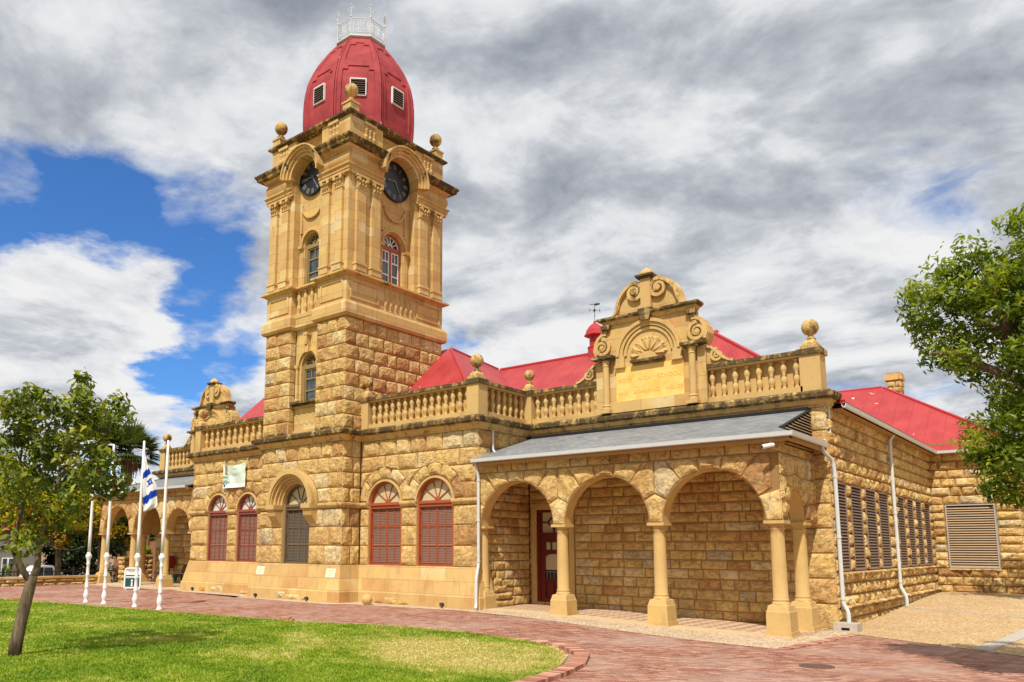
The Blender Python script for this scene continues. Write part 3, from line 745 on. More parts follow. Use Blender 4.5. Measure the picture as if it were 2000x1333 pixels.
for s_ in (-1, 1): fbox(mb, fr, -26.08 + s_ * .70 - .11, -26.08 + s_ * .70 + .11, 9.86, 9.98, -.01, .15)
fbox(mb, fr, -26.2, -25.96, 10.45, 10.8, 0, .18); fbox(mb, fr, -26.16, -26.0, 10.8, 11.2, 0, .24); fbox(mb, fr, -26.22, -25.94, 11.2, 11.32, 0, .26)
fbox(mb, fr, PL0 + .02, PL1 - .02, 8.22, 8.32, -.1, .3, 1)
mb.build('recessed_wall', ['dressed', 'weather'], tower)

def sash(uc, h, sill, spr, fr, n, cf, cb, leaves, par):
    """glazed round-headed window: frame, radial fanlight, casements with small upper panes"""
    f = MB(); annulus(f, fr, uc, spr, h - .09, h - .002, n - .03, n + .08)
    for s_ in (-1, 1):
        a, b = sorted((uc + s_ * (h - .002), uc + s_ * (h - .09))); fbox(f, fr, a, b, sill, spr, n - .03, n + .08)
    fbox(f, fr, uc - h + .09, uc + h - .09, spr - .13, spr + .05, n - .03, n + .09)
    if leaves == 2: fbox(f, fr, uc - .06, uc + .06, sill, spr - .13, n - .03, n + .07)
    fo = f.build('window', [cf], par)
    g = MB(); K = 18
    g.add([fr(uc + h * math.cos(math.pi * k / K), spr + h * math.sin(math.pi * k / K), n) for k in range(K + 1)] + [fr(uc - h, sill, n), fr(uc + h, sill, n)],
          [tuple(range(K + 1)) + (K + 1, K + 2)]); 
    g2 = MB()
    for k in range(1, 6):
        a = math.pi * k / 6; ribbon(g2, fr, [(uc + .12 * math.cos(a), spr + .06 + .12 * math.sin(a)), (uc + (h - .09) * math.cos(a), spr + .05 + (h - .09) * math.sin(a))], .035, n, n + .04)
    annulus(g2, fr, uc, spr + .05, .1, .15, n, n + .045, K=12); annulus(g2, fr, uc, spr + .05, h - .15, h - .10, n, n + .045)
    rng = [(uc - h + .1, uc - .07), (uc + .07, uc + h - .1)] if leaves == 2 else [(uc - h + .1, uc + h - .1)]
    for a, b in rng:
        z0, z1 = sill + .02, spr - .14
        for u_ in (a, b - .05): fbox(g2, fr, u_, u_ + .05, z0, z1, n, n + .05)
        zt = z1 - (z1 - z0) * .32
        for z_ in (z0, (z0 + zt) / 2 - .03, zt, z1 - .06): fbox(g2, fr, a + .05, b - .05, z_, z_ + .055, n, n + .048)
        fbox(g2, fr, (a + b) / 2 - .018, (a + b) / 2 + .018, zt, z1, n, n + .04)
    return fo, g, g2
def sash_build(*a, cf, cb, leaves, par):
    fo, g, g2 = sash(*a, cf, cb, leaves, par); gg = g.v
    # pane and glazing bars belong to the window
    if WORLD.get(fo.name) is not None and par is B:
        g.build('glass_pane', ['glass'], fo); g2.build('glazing_bars', [cb], fo)
    return fo
sash_build(-26.08, .5, 8.32, 9.92, front(YT0 + RD), -.2, cf='drab', cb='drab', leaves=1, par=B)

# belt stage with panels and small balusters
BELT = [(XT0, YT1), (XT0, YT0), (PL0, YT0), (PL0, YT0 + RD - .04), (PL1, YT0 + RD - .04), (PL1, YT0), (XT1, YT0), (XT1, YT1), (XT0, YT1)]
mb = MB()
mb.sweep(BELT, [(-.3, ZB0 - .02), (.10, ZB0), (.17, ZB0 + .10), (.17, ZB0 + .50), (.12, ZB0 + .62), (.04, ZB0 + .66), (-.3, ZB0 + .66)], cap=False)
mb.sweep(BELT, [(-.3, ZB0 + .6), (.0, ZB0 + .6), (.0, ZB1), (-.3, ZB1)], cap=False)
mb.sweep(BELT, [(-.3, ZB1 - .02), (.05, ZB1), (.08, ZB1 + .05), (-.3, ZB1 + .05)], cap=False)
mb.sweep(BELT, [(-.4, ZB1 + .052), (.14, ZB1 + .052), (.24, ZB1 + .09), (.24, ZB1 + .17), (.04, ZB1 + .24), (-.4, ZB1 + .24)], 1, cap=False)
mb.box(XT0 + .3, XT1 - .36, YT0 + .5, YT1 - .1, ZB0, ZB1 + .23, 0)
def panel(fr, u0, u1, v0, v1, wd=.09, n=.04):
    for a, b, c, d in ((u0, u1, v1 - wd, v1), (u0, u1, v0, v0 + wd), (u0, u0 + wd, v0 + wd, v1 - wd), (u1 - wd, u1, v0 + wd, v1 - wd)): fbox(mb, fr, a, b, c, d, -.01, n)
panel(front(YT0), XT0 + .2, PL0 - .2, 12.36, 13.16); panel(front(YT0), PL1 + .2, XT1 - .2, 12.36, 13.16)
panel(right(XT1), YT0 + .2, 22.78, 12.36, 13.16); panel(right(XT1), 25.15, YT1 - .2, 12.36, 13.16)
mb.build('belt_course', ['dressed', 'halfweather'], B)
balustrade(front(YT0 + RD - .2), PL0, PL1, 4, Z0=ZB0 + .5, H=1.46, back=False, coping=False)
balustrade(right(XT1 + .09), 23.05, 24.95, 6, Z0=ZB0 + .5, H=1.46, back=False, coping=False)

# clock stage
ZP0, ZE = 13.54, 17.75; RL, RH = 22.9, 25.0
mb = MB()
mb.box(XT0 + .01, PL0, YT0, YT0 + .9, ZP0 - .2, 20.4); mb.box(PL1, XT1, YT0, RL, ZP0 - .2, 20.4)
mb.box(XT1 - .9, XT1, RH, YT1, ZP0 - .2, 20.4); mb.box(XT0 + .01, XT1 - .9, YT1 - .5, YT1, ZP0 - .2, 20.4); mb.box(XT0 + .01, XT0 + .5, YT0 + .9, YT1 - .5, ZP0 - .2, 20.4)
mb.build('clock_stage_wall', ['dressed'], tower)
mb = MB()
cz = 18.5
for fr, u0, u1, uc, h in ((front(YT0 + RD), PL0, PL1, -26.08, .52), (right(XT1 - RD), RL, RH, 23.95, .63)):
    arched_wall(mb, fr, u0, u1, ZP0 - .1, 20.35, [(uc, h, ZP0, 15.4)], n=0, depth=.3, mat=0)
    annulus(mb, fr, uc, 15.4, h + .06, h + .14, -.01, .12); annulus(mb, fr, uc, 15.4, h + .14, h + .27, -.01, .07)
    for s_ in (-1, 1):
        fbox(mb, fr, uc + s_ * (h + .16) - .11, uc + s_ * (h + .16) + .11, ZP0, 15.3, -.01, .045)
        fbox(mb, fr, uc + s_ * (h + .16) - .14, uc + s_ * (h + .16) + .14, 15.27, 15.42, -.01, .16)
    annulus(mb, fr, uc, 17.28, .60, .70, -.01, .10, math.pi * 1.06, math.pi * 1.94)
    for s_ in (-1, 1):
        fbox(mb, fr, uc + s_ * .72 - .035, uc + s_ * .72 + .035, 16.0, 17.35, -.01, .07); fbox(mb, fr, uc + s_ * .72 - .06, uc + s_ * .72 + .06, 16.0, 16.12, -.01, .10)
mb.build('clock_stage_recess', ['dressed'], tower)
sash_build(-26.08, .52, ZP0, 15.4, front(YT0 + RD), -.2, cf='drab', cb='drab', leaves=1, par=B)
sash_build(23.95, .63, ZP0, 15.4, right(XT1 - RD), -.2, cf='redframe', cb='white', leaves=2, par=B)

def pilaster(fr, u0, u1, z0, z1, n=.13):
    m = MB(); uc = (u0 + u1) / 2; h = (u1 - u0) / 2
    fbox(m, fr, u0, u1, z0 + .42, z1 - .55, 0, n)
    fbox(m, fr, u0 - .05, u1 + .05, z0, z0 + .26, 0, n + .06); fbox(m, fr, u0 - .08, u1 + .08, z0 + .26, z0 + .34, 0, n + .09); fbox(m, fr, u0 - .03, u1 + .03, z0 + .34, z0 + .42, 0, n + .03)
    o = m.build('pilaster', ['dressed'], B)
    c = MB()                                            # leafy capital
    fbox(c, fr, u0 - .03, u1 + .03, z1 - .60, z1 - .55, 0, n + .03)
    for lev, (za, zb, fl) in enumerate(((z1 - .55, z1 - .36, .035), (z1 - .38, z1 - .18, .075))):
        for k in range(3):
            ua = u0 + (u1 - u0) * k / 3; ub = u0 + (u1 - u0) * (k + 1) / 3; um = (ua + ub) / 2
            c.add([fr(ua + .01, za, n), fr(ub - .01, za, n), fr(ub - .01, zb - .03, n + fl), fr(um, zb, n + fl + .05), fr(ua + .01, zb - .03, n + fl), fr(um, zb - .07, n + fl + .07)],
                  [(0, 1, 2, 5), (0, 5, 4), (5, 2, 3), (4, 5, 3)], 0)
    fbox(c, fr, u0, u1, z1 - .55, z1 - .16, 0, n - .005)
    for s_ in (-1, 1):
        annulus(c, fr, uc + s_ * (h - .02), z1 - .17, .01, .085, n, n + .12, 0, 2 * math.pi, 10)
    fbox(c, fr, u0 - .09, u1 + .09, z1 - .09, z1, 0, n + .11)
    c.build('capital', ['smooth'], o)
for u0, u1 in ((-28.52, -28.08), (-27.72, -27.28), (-24.93, -24.49), (-24.12, -23.68)): pilaster(front(YT0), u0, u1, ZP0, ZE)
for u0, u1 in ((21.33, 21.83), (22.2, 22.7), (25.25, 25.75), (26.15, 26.65)): pilaster(right(XT1), u0, u1, ZP0, ZE)

# entablature on the piers, broken by the clock hoods
def entab(path):
    mb.sweep(path, [(-.1, ZE), (.13, ZE), (.13, ZE + .12), (.17, ZE + .13), (.17, ZE + .25), (.24, ZE + .30), (.24, ZE + .36), (.10, ZE + .40), (.10, ZE + .46), (.16, ZE + .58), (.18, ZE + .70), (.16, ZE + .84), (.10, ZE + .96), (.16, ZE + 1.0), (.24, ZE + 1.10), (.30, ZE + 1.14), (-.1, ZE + 1.14)])
    mb.sweep(path, [(-.1, ZE + 1.142), (.40, ZE + 1.142), (.47, ZE + 1.17), (.50, ZE + 1.28), (.56, ZE + 1.34), (.58, ZE + 1.42), (.50, ZE + 1.46), (-.1, ZE + 1.56)], 1)
mb = MB(); entab([(XT0, YT1), (XT0, YT0), (PL0 - .02, YT0)]); entab([(PL1 + .02, YT0), (XT1, YT0), (XT1, RL - .02)]); entab([(XT1, RH + .02), (XT1, YT1), (XT1 - .6, YT1)])
mb.build('entablature', ['dressed', 'weather'], B)
for fr, uc, g in ((front(YT0), (PL0 + PL1) / 2, (PL1 - PL0) / 2), (right(XT1), (RL + RH) / 2, (RH - RL) / 2)):
    mb = MB()                                           # barrel hood over the clock
    zc_ = 18.42; r = g + .0
    annulus(mb, fr, uc, zc_, r - .04, r + .10, -.33, .30); annulus(mb, fr, uc, zc_, r + .10, r + .22, -.33, .40); annulus(mb, fr, uc, zc_, r + .22, r + .33, -.2, .50)
    annulus(mb, fr, uc, zc_, r + .332, r + .40, -.2, .58, mat=1)
    mb.build('clock_hood', ['dressed', 'halfweather'], B)
    # clock: dial, numerals, ring and hands
    rc = min(.93, g - .0); fc = fr; d0 = -RD
    if g < 1: rc = .86
    m = MB(); K = 40
    annulus(m, fc, uc, cz, rc - .05, rc, d0 + .01, d0 + .13, 0, 2 * math.pi, K, 1)
    m.add([fc(uc + (rc - .04) * math.cos(2 * math.pi * k / K), cz + (rc - .04) * math.sin(2 * math.pi * k / K), d0 + .06) for k in range(K)], [tuple(range(K))], 0)
    clk = m.build('clock', ['dial', 'iron'], B)
    strokes = [3, 1, 2, 3, 3, 2, 3, 4, 4, 3, 2, 3]
    for hnum in range(12):
        m = MB()
        a = math.pi / 2 - 2 * math.pi * hnum / 12; rr = rc * .76; c, s_ = math.cos(a), math.sin(a)
        for k in range(strokes[hnum]):
            o_ = (k - (strokes[hnum] - 1) / 2) * .052
            ribbon(m, fc, [(uc + (rr - .12) * c - s_ * o_, cz + (rr - .12) * s_ + c * o_), (uc + (rr + .12) * c - s_ * o_ * 1.15, cz + (rr + .12) * s_ + c * o_ * 1.15)], .026, d0 + .05, d0 + .068)
        m.build('numeral', ['numeral'], clk)
    for ln, hd, a in ((.50, .13, R(184)), (.80, .07, R(-58))):
        m = MB(); c, s_ = math.cos(a), math.sin(a)
        ribbon(m, fc, [(uc - .1 * c, cz - .1 * s_), (uc + ln * .7 * c, cz + ln * .7 * s_)], .035, d0 + .085, d0 + .10)
        ribbon(m, fc, [(uc + ln * .66 * c, cz + ln * .66 * s_), (uc + ln * .8 * c, cz + ln * .8 * s_), (uc + ln * c, cz + ln * s_)], lambda k, hd=hd: hd * (1 - abs(2 * k - .8)) + .012, d0 + .085, d0 + .10)
        m.build('clock_hand', ['numeral'], clk)
# parapet
mb = MB(); ZPa = 19.32
TP = [(XT0, YT1), (XT0, YT0), (XT1, YT0), (XT1, YT1), (XT0, YT1)]
mb.sweep(TP, [(-.5, 20.38), (.04, 20.40), (.10, 20.46), (.16, 20.48), (.17, 20.56), (.10, 20.60), (-.5, 20.64)], 1, cap=False)
mb.box(XT0 + .3, XT1 - .3, YT0 + .3, YT1 - .3, 20.2, 20.5)
for fr, us in ((front(YT0), ((-28.2, -27.55), (-24.75, -24.1))), (right(XT1), ((21.75, 22.45), (25.5, 26.2)))):
    for a, b in us: fbox(mb, fr, a, b, ZPa, 19.5, 0, .09); fbox(mb, fr, a, b, 20.25, 20.38, 0, .09)
mb.build('parapet', ['dressed', 'weather'], B)
for fr, us in ((front(YT0 - .1), ((-28.2, -27.55), (-24.75, -24.1))), (right(XT1 + .1), ((21.75, 22.45), (25.5, 26.2)))):
    for a, b in us:
        balustrade(fr, a, b, 3, Z0=19.33, H=1.12, back=False, coping=False)
for x, y in ((XT0 + .25, YT0 + .25), (XT1 - .25, YT0 + .25), (XT1 - .25, YT1 - .25)):
    m = MB(); m.box(x - .25, x + .25, y - .25, y + .25, 20.6, 20.98); m.box(x - .29, x + .29, y - .29, y + .29, 20.98, 21.06)
    m.lathe([(.3, 0), (.2, .1), (.16, .2)], (x, y, 21.06), 4, rotz=math.pi / 4)
    o = m.build('corner_pedestal', ['halfweather'], B)
    m = MB(); m.lathe(ball_prof(.9), (x, y, 21.16), 20); m.build('ball', ['ball'], o, smooth=True)

# ================================================================== dome
DC = Vector(((XT0 + XT1) / 2, (YT0 + YT1) / 2, 0))
DP = [(20.4, 2.66), (21.3, 2.74), (22.1, 2.75), (22.85, 2.70), (23.5, 2.57), (24.05, 2.36), (24.55, 2.12), (25.0, 1.84), (25.4, 1.58), (25.72, 1.34), (25.92, 1.17)]
def drad(z):
    for (a, ra), (b, rb_) in zip(DP[:-1], DP[1:]):
        if a <= z <= b:
            k = (z - a) / (b - a); return ra + (rb_ - ra) * k
    return DP[-1][1]
ZS = np.linspace(20.4, 25.92, 64); RS = np.array([drad(z_) for z_ in ZS])
for _ in range(3): RS[1:-1] = (RS[:-2] + 2 * RS[1:-1] + RS[2:]) / 4
def dpt(k, a, z_, push):                                 # octagon face k, lateral a in -1..1
    ang = math.pi * k / 4; r = float(np.interp(z_, ZS, RS)) * math.cos(math.pi / 8) + push
    hw_ = float(np.interp(z_, ZS, RS)) * math.sin(math.pi / 8)
    n = Vector((math.cos(ang), math.sin(ang), 0)); tt = Vector((-math.sin(ang), math.cos(ang), 0))
    return DC + n * r + tt * (hw_ * a) + Vector((0, 0, z_))
mb = MB()
def in_panel(a, z_):
    a = abs(a)
    if 21.15 < z_ < 23.75: 
        if a < .72 and z_ < 23.5: return True
        return a < .50
    if 24.1 < z_ < 25.5:
        if a < .70 and z_ < 25.3: return True
        return a < .30
    return False
NA = 60
for k in range(8):
    P = []; nz = 120; zz = np.linspace(20.4, 25.92, nz + 1); aa = np.linspace(-1, 1, NA + 1)
    for z_ in zz:
        for a in aa:
            push = -.055 if in_panel(a, z_) else 0.0
            if abs(a) > .93: push += .035
            P.append(dpt(k, a, z_, push))
    F = [(j * (NA + 1) + i, j * (NA + 1) + i + 1, (j + 1) * (NA + 1) + i + 1, (j + 1) * (NA + 1) + i) for j in range(nz) for i in range(NA)]
    mb.add(P, F)
mb.lathe([(1.05, 25.87), (1.14, 25.93), (1.0, 25.97)], (DC.x, DC.y, 0), 8, rotz=math.pi / 8)
dome = mb.build('dome', ['dome'], B)
for k in (-2, -1, 0, 1, 2, 3, 4, 5):
    m = MB(); ang = math.pi * k / 4; n = Vector((math.cos(ang), math.sin(ang), 0)); tt = Vector((-math.sin(ang), math.cos(ang), 0)); up = Vector((0, 0, 1))
    c = DC + Vector((0, 0, 22.55)) + n * (2.72 * math.cos(math.pi / 8) + .0)
    for (a, b, hu, hv) in ((0, .40, .36, .022), (0, -.40, .36, .022), (-.35, 0, .022, .398), (.35, 0, .022, .398)): m.obox(c + tt * a + up * b, tt, up, n, hu, hv, .045)
    m.obox(c, tt, up, n, .33, .40, .012, 1)
    for j in range(7): m.obox(c + up * (-.33 + j * .11) + n * .025, tt, (up * .55 - n * .83).normalized(), (up * .83 + n * .55).normalized(), .335, .06, .008, 2)
    m.build('louvre_vent', ['white', 'dark', 'frame_pale'], dome)
# wrought iron crown
m = MB(); c8 = lambda r, z_, k: Vector((DC.x + r * math.cos(math.pi / 8 + math.pi * k / 4), DC.y + r * math.sin(math.pi / 8 + math.pi * k / 4), z_))
m.lathe([(1.12, 25.95), (1.26, 26.01), (1.26, 26.07), (1.18, 26.13), (1.0, 26.15)], (DC.x, DC.y, 0), 8, rotz=math.pi / 8)
for k in range(8):
    a0, a1 = c8(1.2, 0, k), c8(1.2, 0, k + 1)
    for z_, r in ((26.23, .022), (26.93, .025), (26.81, .014)): m.tube([a0 + Vector((0, 0, z_)), a1 + Vector((0, 0, z_))], r, 6)
    d = a1 - a0
    fr = (lambda u, v, n, a0=a0, d=d: a0 + d.normalized() * u + Vector((0, 0, v)) + Vector((d.y, -d.x, 0)).normalized() * n)
    L = d.length
    for uc, s_ in ((L * .26, 1), (L * .74, -1)):
        for vc, rr, tw in ((26.43, .16, -1), (26.65, .13, 1)):
            m.tube([fr(u, v, 0) for u, v in spiral(uc, vc, rr, 1.3, math.pi / 2, s_ * tw, 22)], .013, 5)
    m.tube([fr(L / 2, 26.23, 0), fr(L / 2, 26.87, 0)], .014, 5)
    for f_ in (.12, .38, .62, .88): m.tube([fr(L * f_, 26.23, 0), fr(L * f_, 26.81, 0)], .009, 4)
    p = c8(1.2, 26.07, k); m.tube([p, p + Vector((0, 0, .95))], .028, 6)
    m.lathe([(.001, 0), (.05, .04), (.05, .09), (.02, .13)], tuple(p + Vector((0, 0, .88))), 8)
    m.tube([p + Vector((0, 0, .95)), p + Vector((0, 0, 1.52)), p + Vector((0, 0, 1.70))], [.02, .014, .004], 6)
    o_ = (p - DC); o_.z = 0; o_.normalize()
    for s_ in (-1, 1):
        tdir = Vector((-o_.y, o_.x, 0)) * s_
        m.tube([p + Vector((0, 0, 1.12)), p + Vector((0, 0, 1.22)) + tdir * .12, p + Vector((0, 0, 1.36)) + tdir * .15, p + Vector((0, 0, 1.42)) + tdir * .09], .014, 5)
        m.tube([p + Vector((0, 0, 1.34)), p + Vector((0, 0, 1.41)) + tdir * .07, p + Vector((0, 0, 1.48)) + tdir * .05], .012, 5)
    m.lathe([(.001, 0), (.04, .03), (.04, .06), (.001, .1)], tuple(p + Vector((0, 0, 1.48))), 8)
m.build('crown_railing', ['metal_white'], dome)

# ================================================================== wings
def gable(gx, Y):
    fr = front(Y)
    def sym(half): return [(gx + a, z_) for a, z_ in half] + [(gx - a, z_) for a, z_ in reversed(half)]
    low_ = [(2.0, 6.9), (2.0, 8.92), (2.12, 9.08), (2.17, 9.3), (2.13, 9.55), (2.0, 9.78), (1.84, 9.92), (1.72, 9.88), (1.66, 9.98), (1.66, 10.2)]
    up = [(1.62, 10.4), (1.50, 10.44), (1.38, 10.52), (1.29, 10.64), (1.23, 10.80), (1.19, 10.98), (1.11, 11.16), (.98, 11.33), (.82, 11.47), (.64, 11.56), (.46, 11.58), (.32, 11.53), (.22, 11.42)]
    wing = [(2.95, 8.2), (2.95, 8.26), (2.80, 8.30), (2.62, 8.40), (2.46, 8.55), (2.34, 8.70), (2.22, 8.80), (2.10, 8.84), (2.02, 8.84), (2.02, 8.2)]
    m = MB()
    m.poly_prism(sym(low_), fr, -.45, 0); m.poly_prism(sym(up), fr, -.42, -.04)
    m.poly_prism([(gx + a, z_) for a, z_ in wing], fr, -.40, -.06); m.poly_prism([(gx - a, z_) for a, z_ in reversed(wing)], fr, -.40, -.06)
    g = m.build('scrolled_gable', ['ashlar'], B)
    m = MB()                                            # horizontal band with keystone
    prof = [(-.46, 10.18), (.04, 10.18), (.08, 10.24), (.13, 10.27), (-.46, 10.27)]
    pth = [(gx - 1.68, Y + .3), (gx - 1.68, Y), (gx + 1.68, Y), (gx + 1.68, Y + .3)]
    m.sweep(pth, [(-.3, 10.18), (.05, 10.18), (.09, 10.25), (.15, 10.29), (-.3, 10.29)]); m.sweep(pth, [(-.3, 10.292), (.17, 10.292), (.24, 10.36), (.24, 10.43), (-.3, 10.46)], 1)
    m.poly_prism([(gx - .16, 10.08), (gx + .16, 10.08), (gx + .26, 10.50), (gx - .26, 10.50)], fr, 0, .27, 1)
    for s_ in (-1, 1):
        fbox(m, fr, gx + s_ * 1.62 - .17, gx + s_ * 1.62 + .17, 10.02, 10.18, 0, .16, 1); fbox(m, fr, gx + s_ * 1.66 - .10, gx + s_ * 1.66 + .10, 9.9, 10.02, 0, .11, 1)
    m.build('gable_band', ['halfweather', 'weather'], g)
    m = MB()                                            # raised rim, volutes
    upc = [(a - .07 if a > .3 else a, z_ - .06) for a, z_ in up]
    for s_ in (-1, 1):
        ribbon(m, fr, [(gx + s_ * a, z_) for a, z_ in upc][::s_], .15, -.06, .07)
        ribbon(m, fr, [(gx + s_ * (a - .02), z_ - .02) for a, z_ in upc][::s_], .05, -.06, .12)
        ribbon(m, fr, spiral(gx + s_ * .46, 11.20, .35, 1.9, math.pi * .62 if s_ < 0 else math.pi * .38, s_ * -1 * -1), lambda k: .15 * (1 - .6 * k), -.06, .10)
        annulus(m, fr, gx + s_ * .46, 11.20, .001, .10, -.06, .14, 0, 2 * math.pi, 14)
        ribbon(m, fr, spiral(gx + s_ * 1.80, 9.38, .33, 1.9, math.pi * .5, s_), lambda k: .13 * (1 - .6 * k), -.02, .10)
        annulus(m, fr, gx + s_ * 1.80, 9.38, .001, .08, -.02, .12, 0, 2 * math.pi, 14)
        ribbon(m, fr, [(gx + s_ * a, z_) for a, z_ in ((1.62, 9.86), (1.78, 9.86), (1.95, 9.74), (2.06, 9.54), (2.10, 9.3), (2.04, 9.1))][::s_], .11, -.02, .09)
        ribbon(m, fr, spiral(gx + s_ * 2.42, 8.47, .22, 1.7, math.pi * .5, s_), lambda k: .09 * (1 - .5 * k), -.08, .03)
        ribbon(m, fr, [(gx + s_ * a, z_ - .04) for a, z_ in wing[1:8]][::s_], .08, -.08, .04)
    m.build('scroll_relief', ['halfweather'], g)
    m = MB()                                            # centre shaft and cap
    fbox(m, fr, gx - .19, gx + .19, 10.46, 11.62, -.35, .13)
    m.box(gx - .28, gx + .28, Y - .21, Y + .33, 11.62, 11.68, 1); m.box(gx - .33, gx + .33, Y - .26, Y + .38, 11.68, 11.75, 1)
    m.lathe([(.27, 0), (.27, .05), (.24, .13), (.16, .21), (.07, .26), (.04, .29), (.001, .30)], (gx, Y + .05, 11.75), 12, 0)
    m.build('gable_finial', ['smooth', 'weather'], g)
    m = MB()                                            # arch mouldings and shell
    vc = 8.93
    annulus(m, fr, gx, vc, 1.10, 1.22, -.02, .14); annulus(m, fr, gx, vc, .98, 1.10, -.02, .08); annulus(m, fr, gx, vc, .84, .92, -.02, .06)
    for s_ in (-1, 1): fbox(m, fr, gx + s_ * 1.08 - .16, gx + s_ * 1.08 + .16, vc - .34, vc, -.02, .10); fbox(m, fr, gx + s_ * 1.08 - .2, gx + s_ * 1.08 + .2, vc - .42, vc - .34, -.02, .16)
    for k in range(7):
        a = R(14 + k * 152 / 6); c, s_ = math.cos(a), math.sin(a); px_, pz_ = -s_, c
        L0, L1 = .22, .72; z0 = vc - .1
        P = lambda r, o, n: fr(gx + c * r + px_ * o, z0 + s_ * r + pz_ * o, n)
        m.add([P(L0, -.05, 0), P(L0, .05, 0), P(L1 - .12, .145, 0), P(L1, .10, 0), P(L1 - .04, 0, 0), P(L1, -.10, 0), P(L1 - .12, -.145, 0), P(L0, 0, .08), P(L1 - .1, 0, .05), P(L1 - .07, .085, .10), P(L1 - .07, -.085, .10), P(L1 - .14, .125, .09), P(L1 - .14, -.125, .09)],
              [(1, 2, 11, 7), (0, 7, 12, 6), (7, 11, 8), (7, 8, 12), (2, 3, 9, 11), (3, 4, 8, 9), (4, 5, 10, 8), (5, 6, 12, 10), (8, 11, 9), (8, 10, 12)])
    m.poly_prism([(gx - .40, 8.70), (gx + .40, 8.70), (gx + .22, 8.90), (gx + .16, 8.95), (gx - .16, 8.95), (gx - .22, 8.90)], fr, 0, .17)
    fbox(m, fr, gx - .62, gx + .62, 8.61, 8.70, -.02, .24, 1)
    m.build('shell_arch_relief', ['smooth', 'weather'], g)
    m = MB(); fbox(m, fr, gx - 1.27, gx + 1.27, 7.30, 8.52, -.02, .05)
    sg = m.build('sign_panel', ['sign_stone'], g)
    m = MB(); fbox(m, fr, gx - 1.6, gx + 1.6, 6.9, 7.28, -.02, .12); 
    m.build('sign_sill', ['ashlar'], g)
    if gx > -20:
        for txt, zz, sz in (('BOYS HIGH SCHOOL', 8.04, .205), ('AND BOARDING HOUSE', 7.58, .18)):
          words = []
          for wtxt in txt.split():
            cu = bpy.data.curves.new('engraved_lettering', 'FONT'); cu.body = wtxt; cu.size = sz; cu.align_x = 'CENTER'; cu.align_y = 'CENTER'; cu.extrude = .006; cu.space_character = 1.08
            to = bpy.data.objects.new('t', cu); COL.objects.link(to); bpy.context.view_layer.update()
            me = bpy.data.meshes.new_from_object(to.evaluated_get(bpy.context.evaluated_depsgraph_get())); bpy.data.objects.remove(to)
            me.materials.clear(); me.materials.append(M['sign_letter'])
            words.append((me, max(v.co.x for v in me.vertices) - min(v.co.x for v in me.vertices)))
          tot = sum(x[1] for x in words) + .24 * (len(words) - 1); u_ = gx - tot / 2
          for me, wd_ in words:
            lo = bpy.data.objects.new('engraved_word', me); link(lo, sg, (u_ + wd_ / 2, Y - .053, zz)); lo.rotation_euler = (math.pi / 2, 0, 0); u_ += wd_ + .24
    for s_ in (-1, 1):                                  # little columns carrying the volutes
        m = MB(); u = gx + s_ * 1.62; y = Y - .14
        m.lathe([(.17, 0), (.17, .1), (.13, .14), (.155, .19), (.12, .24), (.115, 1.2), (.11, 1.62), (.13, 1.65), (.11, 1.69), (.14, 1.84), (.2, 1.95)], (u, y, 6.98), 14)
        m.box(u - .2, u + .2, y - .19, Y, 6.9, 7.0)
        m.box(u - .34, u + .50 if s_ > 0 else u + .34, y - .22, Y + .02, 8.90, 9.0, 1) if s_ > 0 else m.box(u - .50, u + .34, y - .22, Y + .02, 8.90, 9.0, 1)
        m.box(u - .27, u + .27, y - .17, Y + .02, 8.83, 8.9, 1)
        m.build('gable_column', ['smooth', 'weather'], g)
        m = MB(); fbox(m, fr, gx + s_ * 1.92 - .14, gx + s_ * 1.92 + .14, 6.9, 8.86, -.02, .07); m.build('gable_pier', ['ashlar'], g)
gable(-12.12, YWR - .06); gable(-40.2, YWL - .06)

